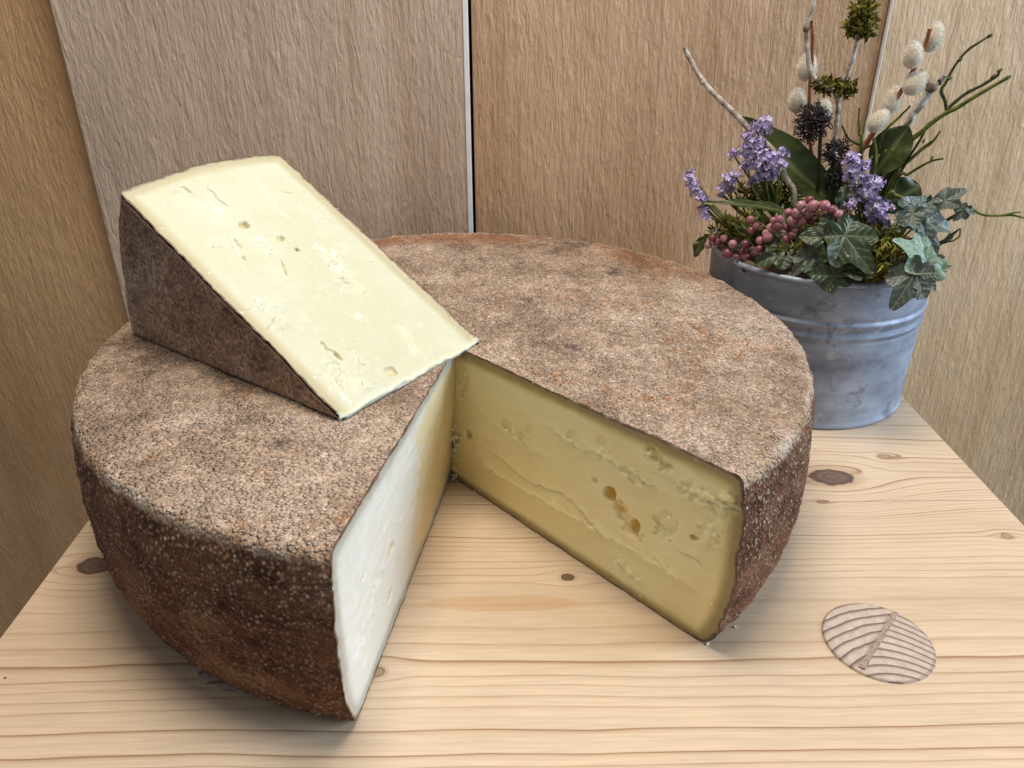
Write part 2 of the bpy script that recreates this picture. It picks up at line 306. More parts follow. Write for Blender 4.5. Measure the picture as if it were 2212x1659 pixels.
def mat_board(name, a, b, seed):
    t = NT(name); o = t.sep(); x, z = o[0], o[2]
    sv = t.vec('ADD', t.obj, (seed * .37, 0, seed * .91))
    fib = t.noise(1, 4, .6, vec=t.vec('MULTIPLY', sv, (520, 300, 95)), dist=.7)
    fib2 = t.noise(1, 4, .6, vec=t.vec('MULTIPLY', sv, (210, 160, 44)), dist=.5); longg = t.noise(1, 4, .65, vec=t.vec('MULTIPLY', sv, (95, 1, 2.2)))
    warp = t.add(x, t.mul(t.sub(t.noise(1, 3, vec=t.vec('MULTIPLY', sv, (9, 1, 2.6))), .5), .04))
    fr = t.math('FRACT', t.mul(warp, 235.0)); late = t.mul(t.step(.25, .9, fr), t.step(1.0, .9, fr)); late = t.mul(late, t.step(.36, .62, t.noise(1, 3, vec=t.vec('MULTIPLY', sv, (40, 1, 3)))))
    col = t.mix(t.step(.35, .66, t.noise(1, 3, .6, vec=t.vec('MULTIPLY', sv, (11, 3, 3.5)))), a, b)
    col = t.mix(t.mul(late, .26), col, tuple(c * .52 for c in a))
    col = t.mix(1.0, col, t.ramp(fib, [(.30, .90), (.48, .98), (.60, 1.03), (.74, 1.18)]), 'MULTIPLY'); col = t.mix(1.0, col, t.ramp(longg, [(.32, (.88, .84, .78)), (.5, (1, 1, 1)), (.68, (1.06, 1.06, 1.05))]), 'MULTIPLY')
    hv, hc = t.voro(1, vec=t.vec('MULTIPLY', t.vec('ADD', sv, t.comb(t.mul(fib2, .02), 0.0, 0.0)), (240, 1, 75))); hair = t.mul(t.step(.22, .08, hv), t.step(.80, .86, t.sep(hc)[0]))
    col = t.mix(t.mul(hair, .28), col, (.62, .52, .42))
    kd = t.math('SQRT', t.add(t.math('POWER', t.mul(t.math('ABSOLUTE', t.sub(x, .085 + .01 * seed)), 1 / .0065), 2.), t.math('POWER', t.mul(t.math('ABSOLUTE', t.sub(z, .128 + .02 * seed)), 1 / .006), 2.)))
    kd = t.add(kd, t.mul(t.sub(t.noise(300, 3), .5), .8)); col = t.mix(t.mul(t.step(1.7, .3, kd), .45), col, tuple(c * .5 for c in b))
    h = t.add(t.add(t.mul(fib, .9), t.mul(fib2, 1.5)), t.mul(longg, .45))
    return t.out(col, .50, t.bump(h, .58, .0020), spec=.5)
def mat_plain(name, col, rough=.5, metal=0.0, spec=.5, var=.25, sc=60, bump=0.0, sss=None):
    t = NT(name); n = t.noise(sc, 4, .6)
    c = t.ramp(n, [(.3, tuple(v * (1 - var) for v in col)), (.7, tuple(min(1, v * (1 + var)) for v in col))])
    return t.out(c, rough, t.bump(n, bump, .001) if bump else None, metal, spec, sss)
M_TABLE = mat_table(); M_END = mat_endgrain(); M_WEDGEWOOD = mat_wedge_wood()
M_BOARDS = [mat_board('rough_sawn_board_a', (.60, .36, .175), (.49, .275, .12), 1.0), mat_board('rough_sawn_board_b', (.64, .475, .35), (.54, .385, .275), 2.6),
            mat_board('rough_sawn_board_c', (.64, .415, .25), (.50, .30, .16), 4.1), mat_board('rough_sawn_board_d', (.73, .525, .325), (.61, .415, .235), 5.7)]
M_EDGE = mat_plain('pale_sawn_edge', (.84, .82, .79), .6, spec=.3, var=.12, sc=90); M_DARK = mat_plain('dark_backing', (.012, .010, .009), .9)

# ================================================================== board wall
WY = .20
wall = thing('board_wall', 'rough sawn wall of wide upright wooden boards behind the cheese and pot', 'wall', (0, WY, -.42))
def board(x0, x1, yoff, mat):
    return add('board', box_mesh('board', x0, x1, yoff, yoff + .02, 0, 1.25, .0007), mat, wall)
board(-.70, -.2535, .0035, M_BOARDS[0])
bb = board(-.2525, -.0001, .0, M_BOARDS[1])
add('edge_strip', box_mesh('edge_strip', .0000, .0034, -.0004, .018, 0, 1.25, .0005), M_EDGE, bb)
bc = board(.0054, .2645, .0, M_BOARDS[2])
bd = board(.2668, .75, -.0022, M_BOARDS[3])
add('edge_strip', box_mesh('edge_strip', .2659, .2667, -.0026, .017, 0, 1.25, .0003), M_EDGE, bd)
add('backing_panel', box_mesh('backing_panel', -.70, .75, .028, .04, 0, 1.25, 0), M_DARK, wall)

# ================================================================== bench
bench = thing('wooden_bench', 'pale knotty spruce bench with round wedged leg ends, under the cheese', 'bench', (0, 0, 0))
TX0, TX1 = -.1705, .2640
ys = [-.235, float(on_z(1800, 1083)[1]), .178]
for k in range(2):
    add('plank', box_mesh('plank', TX0, TX1, ys[k] + (.00012 if k else 0), ys[k + 1] - (0 if k else .00012), -.032, 0, .0005), M_TABLE, bench)
def leg(cx, cy, sx, sy):
    mb = MB(); n = 40
    t = np.linspace(0, 2 * math.pi, n, endpoint=False); rings = []
    for (z, r) in ((-.42, .0165), (-.05, .0205), (-.003, .0205), (.0002, .0203), (.0006, .0198)):
        k = -z * .22 if z < 0 else 0
        rings.append(np.stack([r * np.cos(t) + sx * k, r * np.sin(t) + sy * k, np.full(n, z)], 1))
    V = np.concatenate(rings + [np.array([[0, 0, .0006]])]); m = len(rings)
    mb.put(V, grid_faces(m, n, True)[:, ::-1], [((m - 1) * n + j, (m - 1) * n + (j + 1) % n, m * n) for j in range(n)])
    me = mb.mesh('leg', False); lg = add('leg', me, M_END, bench, (cx, cy, 0))
    mw = MB(); c0 = np.array([.1662, -.1205, 0]); a = on_z(1861, 1447) - c0; b = on_z(1934, 1326) - c0; d = (b - a) / np.linalg.norm(b - a); nrm = np.array([-d[1], d[0], 0]) * .0010
    m_ = 24; s = np.linspace(0, 1, m_); c = a + (b - a) * s[:, None]; jit = .7 + .6 * vnoise(np.stack([s * 14, s * 0, s * 0], 1), 3)
    top = .0011
    V = np.stack([c - nrm * jit[:, None] + [0, 0, .0002], c - nrm * jit[:, None] * .85 + [0, 0, top], c + nrm * jit[:, None] * .85 + [0, 0, top], c + nrm * jit[:, None] + [0, 0, .0002]], 1)
    mw.put(V, grid_faces(m_, 4)); add('wedge', mw.mesh('wedge', False), M_WEDGEWOOD, lg)
    return lg
leg(.1662, -.1205, .8, -.5); leg(-.0725, -.1205, -.8, -.5)
leg(.1662, .085, .8, .5); leg(-.0725, .085, -.8, .5)

# ================================================================== cheese wheel
H = .0762
PROF = [(.1552, 1.0), (.1580, .9965), (.1596, .984), (.1604, .960), (.1612, .90), (.1622, .76), (.1630, .58), (.1632, .42), (.1622, .26), (.1596, .12), (.1562, .03), (.1530, 0.0)]
pr = spline(np.array([(r, z * H) for r, z in PROF]), 400)
al = np.concatenate([[0], np.cumsum(np.linalg.norm(np.diff(pr, axis=0), axis=1))]); ALEN = al[-1]
def prof_at(s): return np.interp(s, al, pr[:, 0]), np.interp(s, al, pr[:, 1])
EDGE_S = float(np.interp(-.975 * H, -pr[:, 1], al))         # where the corner is
TL, BL, TR, BR, AT, AB = on_z(717, 1190, H), on_z(765, 1572), on_z(1605, 1035, H), on_z(1520, 1392), on_z(984, 752, H), on_z(974, 1027)
an = lambda p: math.atan2(p[1], p[0])
def outer(t, r, z):
    k = np.clip(z / H, 0, 1); a0 = an(TR) * k + an(BR) * (1 - k); a1 = (an(TL) * k + an(BL) * (1 - k)) + 2 * math.pi; a = a0 + (a1 - a0) * t
    wob = 1 + .006 * np.sin(2 * a + 1.0) * 0 + .0035 * (vnoise(np.stack([np.cos(a) * 2.2, np.sin(a) * 2.2, k * 1.5], -1), 5) - .5)
    return np.stack([r * wob * np.cos(a), r * wob * np.sin(a), z], -1)
def apexp(z): k = np.clip(z / H, 0, 1)[..., None]; return (AT * k + AB * (1 - k)) * np.array([1, 1, 0]) + z[..., None] * np.array([0, 0, 1])
wheel = thing('round_cheese', 'big round mountain cheese wheel with a wedge cut out and brown rind', 'cheese')
def rind_disp(G, sd):
    side = sstep(0, .01, sd); g1 = fbm(G * 600, 2, 1); g2 = fbm(G * 190, 3, 4); g3 = fbm(G * 30, 3, 9); pits = sstep(.60, .74, fbm(G * 95, 3, 14))
    disp = g1 * .0006 + g2 * .0008 + (g3 - .5) * (.0016 - .0010 * side) + side * (g1 * .0007 + g2 * .0008) - pits * .0007
    return np.maximum(disp + np.exp(-((sd + .001) / .006) ** 2) * (g2 - .5) * .0016, .0001)
def wheel_rind():
    NA = 780; t = np.linspace(0, 1, NA); s_in = np.concatenate([np.linspace(.0, .5, 60, endpoint=False), np.linspace(.5, 1, 76)]); rows = []; sdv = []
    o1 = outer(t, np.full(NA, pr[0, 0]), np.full(NA, H)); A = apexp(np.array([H]))[0]
    for s in s_in: rows.append(A + (o1 - A) * s); sdv.append(np.full(NA, -(1 - s) * pr[0, 0] - EDGE_S))
    for s in np.linspace(0, ALEN, 100)[1:]:
        r, z = prof_at(s); rows.append(outer(t, np.full(NA, r), np.full(NA, z))); sdv.append(np.full(NA, s - EDGE_S))
    rl, zl = prof_at(ALEN)
    for s in (.9, .5, .0): rows.append((lambda o: apexp(np.array([0.]))[0] + (o - apexp(np.array([0.]))[0]) * s)(outer(t, np.full(NA, rl), np.full(NA, 0.)))); sdv.append(np.full(NA, ALEN - EDGE_S))
    G = np.stack(rows); sd = np.stack(sdv); Nn = grid_normals(G)
    Nn[:60] = (0, 0, 1)
    if Nn[100, 5, 2] < 0: Nn = -Nn
    Nn[:2] = (0, 0, 1); side = sstep(0, .01, sd)
    disp = rind_disp(G, sd)
    disp[-3:] = 0; zz = G[..., 2]; disp = disp * sstep(-.001, .004, zz)
    G = G + Nn * disp[..., None]; G[..., 2] = np.maximum(G[..., 2], .0001)
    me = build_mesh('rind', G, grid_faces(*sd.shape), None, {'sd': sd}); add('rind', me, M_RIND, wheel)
wheel_rind()

def skirt(G, nrm, attrs, depth=.0026):
    n2 = np.asarray(nrm); P = np.pad(G, ((1, 1), (1, 1), (0, 0)), 'edge'); m = np.ones(P.shape[:2]); m[1:-1, 1:-1] = 0; cen = G.reshape(-1, 3).mean(0) - P; cen /= np.linalg.norm(cen, axis=-1, keepdims=True); P = P + (cen * .0014 - n2 * min(depth, .0012)) * (m * (depth > 0))[..., None]
    return P, {k: np.where(m > 0, 0.0, np.pad(v, 1, 'edge')) for k, v in attrs.items()}
# ---- carved cut faces: a fine grid of real relief (eyes, splits, torn curd)
class Relief:
    def __init__(s, U, Z): s.U = U; s.Z = Z; s.d = np.zeros_like(U); s.c = np.zeros_like(U); s.e = np.zeros_like(U)
    def pit(s, u, z, ru, rz, dep, rot=0, wob=.25, seed=0, flat=False):
        c, q = math.cos(rot), math.sin(rot); du = s.U - u; dz = s.Z - z; a = (du * c + dz * q) / ru; b = (-du * q + dz * c) / rz
        k = np.sqrt(a * a + b * b) + wob * (fbm(np.stack([s.U * 500, s.Z * 500, s.U * 0 + seed], -1), 2, seed) - .5) * 2
        s.d -= dep * (sstep(1.0, .72, k) if flat else np.sqrt(np.clip(1 - k * k, 0, 1)))
        s.e = np.maximum(s.e, sstep(1.02, .86, k) * min(1, dep / .002) * (.35 if flat else 1)); return s
    def crack(s, pts, wd, dep, step=0.0, dec=.004, seed=0, white=.6):
        P = np.asarray(pts); best = np.full(s.U.shape, 1e9); sg = np.zeros_like(best)
        nz = (fbm(np.stack([s.U * 330, s.Z * 330, s.U * 0 + seed], -1), 3, seed) - .5) * .0032
        for a, b in zip(P[:-1], P[1:]):
            e = b - a; L = max(np.dot(e, e), 1e-12); k = np.clip(((s.U - a[0]) * e[0] + (s.Z - a[1]) * e[1]) / L, 0, 1)
            du = s.U - (a[0] + k * e[0]); dz = s.Z - (a[1] + k * e[1]); di = np.hypot(du, dz); m = di < best
            sg = np.where(m, np.sign(e[0] * dz - e[1] * du) * di, sg); best = np.where(m, di, best)
        q = sg + nz; ends = np.minimum(np.hypot(s.U - P[0, 0], s.Z - P[0, 1]), np.hypot(s.U - P[-1, 0], s.Z - P[-1, 1])); en = sstep(0, .003, ends + .0006) * (best < 3 * dec + 4 * wd)
        s.d -= dep * np.exp(-(q / wd) ** 2) * en
        s.d += step * np.where(q > 0, np.exp(-np.abs(q) / dec), 0) * en * sstep(3 * dec + 4 * wd, 1.5 * dec, best)
        s.c = np.maximum(s.c, white * np.exp(-((q - wd * 1.3) / (wd * .9)) ** 2) * en)
    def tear(s, u, z, ru, rz, amp, rot=0, seed=0, white=.55):
        c, q = math.cos(rot), math.sin(rot); du = s.U - u; dz = s.Z - z; k = np.hypot((du * c + dz * q) / ru, (-du * q + dz * c) / rz)
        n = fbm(np.stack([s.U * 420, s.Z * 420, s.U * 0 + seed * 3.3], -1), 3, seed); wv = sstep(1.05, .35, k + (n - .5) * .8)
        m = np.abs(n - .5) * 2; s.d += wv * ((n > .52) * amp * .45 * sstep(.02, .12, m) - (n < .44) * amp * .55 * sstep(.1, .28, m)); s.c = np.maximum(s.c, wv * white * sstep(.50, .58, n))
    def finish(s, seed):
        s.d += (fbm(np.stack([s.U * 18, s.Z * 26, s.U * 0], -1), 3, seed) - .5) * .0014 + (fbm(np.stack([s.U * 90, s.Z * 300, s.U * 0], -1), 3, seed + 5) - .5) * .00035
def wheel_face(name, tt, marks, seed, label, mat):
    NU, NZ = 330, 156; zz = np.linspace(0, 1, NZ) * (H - .0001) + .00005
    oz = np.interp(zz, pr[::-1, 1], pr[::-1, 0]); O = outer(np.full(NZ, float(tt)), oz, zz); A = apexp(zz); u = np.linspace(0, 1, NU)
    G = A[None] + (O - A)[None] * u[:, None, None]; G = G * 1.0; LL = np.linalg.norm((O - A)[:, :2], axis=1); L = np.linalg.norm((O - A)[:, :2], axis=1); U = u[:, None] * L[None]; Z = np.broadcast_to(zz, U.shape)
    nrm = grid_normals(G).mean((0, 1)); nrm /= np.linalg.norm(nrm); mid_dir = np.array([math.cos(an(TR) * .5 + an(TL) * .5), math.sin(an(TR) * .5 + an(TL) * .5), 0])
    if np.dot(nrm, mid_dir) < 0: nrm = -nrm
    p0 = G[NU // 2, NZ // 2]; radial = (O[NZ // 2] - A[NZ // 2]) * np.array([1, 1, 0]); radial /= np.linalg.norm(radial)
    def uv(px, py): p = on_plane(px, py, p0, nrm); return np.array([np.dot(p - A[NZ // 2], radial), p[2]])
    rf = Relief(U, Z); marks(rf, uv); rf.finish(seed)
    ed = np.minimum(np.minimum(Z, H - Z), np.maximum(0, (oz[None] - pr[-1, 0]) * 0 + L[None] - U))
    # smooth corner distance
    side_d = np.maximum(0, L[None] - U); k = .006; top_d = np.minimum(Z, H - Z); ed = np.minimum(side_d, top_d) - np.maximum(k - np.abs(side_d - top_d), 0) ** 2 / (4 * k) * .5
    rf.d *= sstep(.0004, .0025, np.minimum(side_d, top_d)) * sstep(0, .001, U)
    rag = (fbm(np.stack([U * 200, Z * 200, U * 0], -1), 3, seed + 9) - .45) * .0010 * sstep(.004, .0005, np.minimum(side_d, top_d))
    gt_ = rind_disp(G[:, -1], -(L[-1] - U[:, -1]) - EDGE_S); gs_ = rind_disp(G[-1], np.interp(-zz, -pr[:, 1], al) - EDGE_S) * sstep(-.001, .004, zz)
    G = G + radial * (gs_[None] * sstep(.004, 0, side_d) * sstep(.0, .006, H - Z + .003))[..., None]; G[..., 2] += gt_[:, None] * sstep(.004, 0, H - Z)
    G = G + nrm * (rf.d + rag + .0001)[..., None]
    G, at = skirt(G, nrm, {'edge': ed, 'crumb': np.clip(rf.c, 0, 1), 'eye': np.clip(rf.e, 0, 1), 'lit_mask': np.clip((U - .02) / .085 + (Z / H - .5) * .25, 0, 1)}); G[..., 2] = np.maximum(G[..., 2], .00005); me = build_mesh('cut_face', G, grid_faces(NU + 2, NZ + 2), None, at)  # last mask rises towards the lit outer end, for the painted window light
    o = add(name, me, mat, wheel); o['label'] = label; return nrm, p0
def c4(x, y): return (878 + .4961 * x, 658 + .4961 * y)
def marks_right(rf, uv):
    P = lambda x, y: uv(*c4(x, y)); k = .00016
    rf.pit(*P(273, 570), .0024, .0026, .0055, wob=.2, seed=1); rf.pit(*P(877, 822), .0030, .0034, .0065, wob=.15, seed=2)
    rf.pit(*P(950, 930), .0100, .0042, .0016, rot=-.62, wob=.5, seed=3, flat=True); rf.pit(*P(997, 972), .0028, .0034, .0040, wob=.25, seed=4); rf.pit(*P(920, 895), .0026, .0020, .0015, wob=.3, seed=5)
    rf.pit(*P(425, 522), .0042, .0034, .0016, wob=.5, seed=6, flat=True); rf.pit(*P(515, 535), .0022, .0028, .0008, wob=.5, seed=7, flat=True); rf.pit(*P(480, 570), .003, .0022, .0010, wob=.5, seed=8, flat=True)
    rf.pit(*P(688, 555), .0030, .0026, .0007, wob=.5, seed=9, flat=True); rf.pit(*P(808, 762), .0014, .0014, .0012, seed=10); rf.pit(*P(820, 585), .003, .003, .0006, wob=.5, seed=11, flat=True)
    rf.pit(*P(1240, 1012), .0016, .0011, .0022, seed=12); rf.pit(*P(1115, 960), .0058, .0062, .0009, wob=.6, seed=13, flat=True); rf.pit(*P(1050, 655), .006, .003, .0012, rot=-.45, wob=.6, seed=14, flat=True)
    for i, (a, w_, d_, s_) in enumerate([
        ([(345, 705), (430, 760), (520, 815), (640, 880), (760, 950), (870, 1012), (1000, 1078), (1100, 1140), (1225, 1218)], .00045, .0001, .0009),
        ([(430, 690), (500, 745), (570, 790), (690, 825), (780, 915), (850, 995)], .0005, .0013, .0007),
        ([(320, 480), (420, 560), (520, 640), (640, 660)], .0004, .0005, .0003), ([(1185, 1070), (1300, 1140)], .0005, .0013, .0003), ([(1110, 1115), (1165, 1180)], .0005, .0012, .0002),
        ([(930, 1120), (980, 1165), (1045, 1228)], .0007, .0010, .0006), ([(620, 545), (720, 610), (830, 650), (950, 720), (1060, 790)], .0006, .0009, .0006),
        ([(520, 310), (640, 380), (760, 440), (870, 480)], .0003, .0004, .0003), ([(315, 540), (318, 620), (315, 740)], .0003, .0003, .0004), ([(1120, 750), (1240, 830), (1370, 870)], .0006, .0008, .0005)]):
        rf.crack([P(*p) for p in a], w_, d_ * .6, s_, seed=20 + i, white=.8)
    for i, (x, y, r1, r2, a_) in enumerate([(830, 650, .007, .004, .0012), (960, 745, .012, .0042, .0012), (1050, 660, .009, .004, .0011), (1245, 830, .014, .006, .0010), (1350, 850, .006, .007, .0011), (1290, 990, .009, .008, .0009),
                                            (1120, 960, .006, .008, .0008), (980, 1165, .011, .004, .0008), (470, 570, .010, .005, .0010), (235, 340, .003, .012, .0016), (215, 620, .004, .012, .0022), (1000, 520, .030, .0035, .0008), (700, 600, .012, .004, .0007), (860, 1005, .012, .003, .0009)]):
        rf.tear(*P(x, y), r1, r2, a_, rot=-.15, seed=40 + i)
def marks_left(rf, uv):
    P = lambda px, py: uv(px, py)
    for i, (x, y, a, b) in enumerate([(845, 1188, .0042, .0028), (838, 1295, .0036, .0024), (790, 1238, .003, .0012), (972, 965, .003, .0014), (962, 915, .0016, .002)]): rf.pit(*P(x, y), a, b, .0022, seed=60 + i)
    for i, (x, y, r) in enumerate([(865, 1128, .005), (962, 985, .004), (905, 1010, .006), (820, 1250, .012), (770, 1400, .014), (800, 1330, .010)]): rf.tear(*P(x, y), r, r * .5, .0006, seed=70 + i, white=.4)
    rf.d += (fbm(np.stack([rf.U * 40, rf.Z * 700, rf.U * 0], -1), 2, 88) - .5) * .00016 + (fbm(np.stack([rf.U * 120, rf.Z * 60, rf.U * 0], -1), 3, 90) - .5) * .0008
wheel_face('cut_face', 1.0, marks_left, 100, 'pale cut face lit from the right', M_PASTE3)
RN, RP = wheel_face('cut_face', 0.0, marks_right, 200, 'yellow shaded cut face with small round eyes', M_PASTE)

# ================================================================== cut wedge lying on the wheel
SH = H + .0011; WS = np.array([-.0370, -.0822, SH]); HD = R_(143.8); WD = np.array([math.cos(HD), math.sin(HD), 0]); WH = np.array([math.sin(HD), -math.cos(HD), 0]); UPV = np.array([0, 0, 1.])
TH = R_(29.2); HS = .0845
wedge = thing('cheese_wedge', 'cut wedge of pale cheese lying on its side on top of the wheel', 'cheese', tuple(WS))
WP = [(.1362, 0.0), (.1385, .0010), (.1398, .005), (.1418, .018), (.1444, .036), (.1450, .050), (.1438, .066), (.1416, .078), (.1402, .083), (.1380, .0845)]
wp = spline(np.array(WP), 160); wl = np.concatenate([[0], np.cumsum(np.linalg.norm(np.diff(wp, axis=0), axis=1))])
def wpos(r, phi, h): return (WD * np.cos(phi)[..., None] + UPV * np.sin(phi)[..., None]) * r[..., None] + WH * h[..., None]
def wedge_disp(G): return np.maximum(fbm(G * 600, 2, 31) * .0007 + fbm(G * 170, 3, 33) * .0010 + (fbm(G * 40, 2, 35) - .5) * .001, .0001)
def wedge_rind():
    NP = 90; ph = np.linspace(0, TH, NP); rows = []; sd = []
    for s in np.linspace(0.0, 1, 150, endpoint=False): rows.append(wpos(np.full(NP, WP[0][0] * s), ph, np.full(NP, 0.0))); sd.append(np.minimum(-(1 - s) * WP[0][0], -np.full(NP, WP[0][0] * s) * np.sin(TH - ph)) * 0 - np.minimum((1 - s) * WP[0][0], s * WP[0][0] * np.sin(TH - ph)))
    for s in np.linspace(0, wl[-1], 90): rows.append(wpos(np.full(NP, np.interp(s, wl, wp[:, 0])), ph, np.full(NP, np.interp(s, wl, wp[:, 1])))); sd.append(np.full(NP, -.003))
    for s in np.linspace(1, 0.0, 40)[1:]: rows.append(wpos(np.full(NP, WP[-1][0] * s), ph, np.full(NP, HS))); sd.append(np.full(NP, -.02))
    G = np.stack(rows); Nn = grid_normals(G); Nn[:148] = -WH; Nn[-38:] = WH
    if np.dot(Nn[195, 45], WD) < 0: Nn[148:-38] *= -1
    d = wedge_disp(G); d *= sstep(0, .003, G[..., 2] + .0012)
    G = G + Nn * d[..., None]; G[..., 2] = np.maximum(G[..., 2], 0)
    add('rind', build_mesh('rind', G, grid_faces(len(rows), NP), None, {'sd': np.stack(sd)}), M_RIND2, wedge)
wedge_rind()
def wedge_face(phi, marks, seed, nu, nh):
    hh = np.linspace(0, HS, nh); Rr = np.interp(hh, wp[:, 1], wp[:, 0]); u = np.linspace(0, 1, nu)
    dirv = WD * math.cos(phi) + UPV * math.sin(phi); nrm = -WD * math.sin(phi) + UPV * math.cos(phi); 
    if phi == 0: nrm = -nrm
    st = .0022 * fbm(np.stack([hh * 260, hh * 0, hh * 0], -1), 3, seed + 2) if phi > 0 else hh * 0      # torn tip
    U = st[None] + u[:, None] * (Rr - st)[None]; Hh = np.broadcast_to(hh, U.shape)
    G = dirv * U[..., None] + WH * Hh[..., None]; rf = Relief(U, Hh)
    def uv(px, py): p = on_plane(px, py, WS, nrm) - WS; return np.array([np.dot(p, dirv), np.dot(p, WH)])
    if marks: marks(rf, uv)
    rf.finish(seed); sd_ = np.minimum(np.minimum(Hh, HS - Hh), Rr[None] - U); rf.d *= sstep(.0003, .0025, sd_) * sstep(0, .002, U - st[None])
    lip = sstep(.0016, .0004, sd_) * fbm(np.stack([U * 300, Hh * 300, U * 0], -1), 3, seed + 7) * .0012
    tip = sstep(.004, .0, U - st[None]) * (fbm(np.stack([U * 200, Hh * 350, U * 0], -1), 3, seed + 8) - .3) * .0016
    G = G + nrm * (rf.d + lip * (phi > 0) + tip * (phi > 0) + .0003 * (phi > 0))[..., None]; G[..., 2] = np.maximum(G[..., 2], -.0004)
    if phi > 0: G = G + WH * (wedge_disp(G[:, -1])[:, None] * sstep(.003, 0, HS - Hh) - wedge_disp(G[:, 0])[:, None] * sstep(.003, 0, Hh))[..., None] + dirv * (wedge_disp(G[-1])[None] * sstep(.003, 0, Rr[None] - U))[..., None]
    cr = np.clip(rf.c + .6 * sstep(.003, 0, U - st[None]), 0, 1)
    G, at = skirt(G, nrm, {'edge': np.broadcast_to(sd_, cr.shape), 'crumb': cr, 'eye': np.clip(rf.e, 0, 1)}, .0026 if phi > 0 else .0)
    if phi > 0: G[0] = G[1] + dirv * .0004; G[0, :, 2] = -.0006; at['edge'][0] = .02; at['crumb'][0] = .5
    return add('cut_face', build_mesh('cut_face', G, grid_faces(nu + 2, nh + 2), None, at), M_PASTE2, wedge)
def c3(x, y): return (219.4 + .3968 * x, 301.7 + .3968 * y)
def marks_wedge(rf, uv):
    P = lambda x, y: uv(*c3(x, y))
    for i, (x, y, a, b, d) in enumerate([(775, 465, .0036, .0030, .0028), (975, 540, .0026, .0026, .0020), (1060, 598, .0019, .0016, .0035), (1570, 1265, .0034, .0034, .0016), (1520, 1397, .0018, .0018, .0022), (1278, 1178, .0030, .0014, .0035), (1200, 1110, .0014, .001, .0015), (955, 452, .0006, .0006, .001), (1220, 842, .0006, .0006, .001), (1247, 815, .0006, .0008, .001), (1141, 738, .0008, .0006, .001)]):
        rf.pit(*P(x, y), a * .72, b * .72, d * .6, seed=110 + i, wob=.45)
    for i, (a, w_, d_, s_) in enumerate([([(415, 250), (450, 270), (485, 297)], .0006, .0012, .0002), ([(565, 255), (600, 290), (640, 330), (690, 360)], .0006, .0016, .0004), ([(455, 310), (520, 355), (600, 405), (700, 465), (740, 480)], .0004, .0009, .0010),
        ([(720, 530), (750, 590), (780, 665)], .0006, .0010, .0008), ([(840, 545), (920, 600), (960, 640), (985, 690), (1015, 748)], .0005, .0013, .0008), ([(1340, 755), (1400, 790), (1445, 850)], .0004, .0013, .0012), ([(1635, 1015), (1680, 1080), (1730, 1160)], .0004, .0009, .0012),
        ([(1190, 1105), (1250, 1155), (1310, 1200)], .0006, .0014, .0006), ([(1385, 1170), (1395, 1220), (1440, 1245)], .0005, .001, .0010), ([(1260, 1290), (1300, 1360)], .0008, .001, .0010), ([(1410, 1300), (1430, 1345), (1475, 1335)], .0004, .0008, .0010), ([(970, 285), (1050, 305)], .0005, .001, .0004),
        ([(820, 190), (880, 270), (930, 340), (1010, 430)], .0003, .0004, .0002), ([(1310, 570), (1340, 615)], .0004, .001, .0008), ([(840, 915), (930, 890), (980, 890)], .0004, .0006, .0007), ([(930, 1000), (960, 965), (990, 985)], .0005, .0006, .0012)]):
        rf.crack([P(*p) for p in a], w_, d_, s_, seed=130 + i, white=1.0, dec=.0028)
    rf.d *= 1.6
    for i, (x, y, r1, r2, a_) in enumerate([(640, 380, .010, .003, .0009), (740, 600, .008, .0035, .001), (890, 580, .010, .004, .0009), (1280, 690, .012, .006, .0009), (1190, 600, .006, .004, .0008), (1250, 620, .007, .005, .0007), (1290, 800, .006, .006, .0008), (1270, 1260, .009, .004, .0010), (1400, 970, .004, .003, .0009), (600, 570, .005, .003, .0007), (1180, 430, .004, .003, .0006), (870, 900, .008, .003, .0007), (1330, 1420, .006, .002, .0007), (1100, 390, .006, .002, .0005)]):
        rf.tear(*P(x, y), r1, r2, a_, rot=.1, seed=160 + i, white=1.0)
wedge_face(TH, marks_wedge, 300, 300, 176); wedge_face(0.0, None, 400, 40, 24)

# ---- loose crumbs
M_CRUMB = mat_plain('cheese_crumb_mat', (.86, .80, .58), .6, var=.1, sss=None)
def crumb_mesh(seed):
    import bmesh
    bm = bmesh.new(); bmesh.ops.create_icosphere(bm, subdivisions=1, radius=1)
    for v in bm.verts: v.co *= .6 + .8 * float(vnoise(np.array([v.co.x * 1.7 + seed, v.co.y * 1.7, v.co.z * 1.7]), seed))
    me = bpy.data.meshes.new('cheese_crumb'); bm.to_mesh(me); bm.free(); me.materials.append(M_CRUMB); return me
CM = [crumb_mesh(k) for k in range(4)]
crumbs = [(878, 1262, .0012, 'cheese crumb on the bench beside the pale cut face'), (905, 1185, .0013, 'pale curl of crumb against the foot of the left cut face'), (1587, 1355, .0011, 'tiny white crumb on the bench by the right tip of the wheel'),
          (1528, 1392, .0010, 'crumb at the lower right tip of the cut wheel'), (965, 1052, .0012, 'crumb inside the notch near its corner'), (1030, 1062, .0012, 'shred of cheese lying in the back of the notch'), (1640, 1275, .0007, 'small pale crumb under the right side of the rind')]
for k, (x, y, r, lb) in enumerate(crumbs):
    p = on_z(x, y); o = add('cheese_crumb', CM[k % 4], None, None, (p[0], p[1], r * .42)); r *= .72; o.location.z = r * .45; o.scale = (r * (1.5 if k % 2 else .8), r * .8, r * .6); o.rotation_euler = (0, 0, k * 1.3); o['label'] = lb; o['category'] = 'crumb'; o['group'] = 'loose cheese crumbs on the bench'
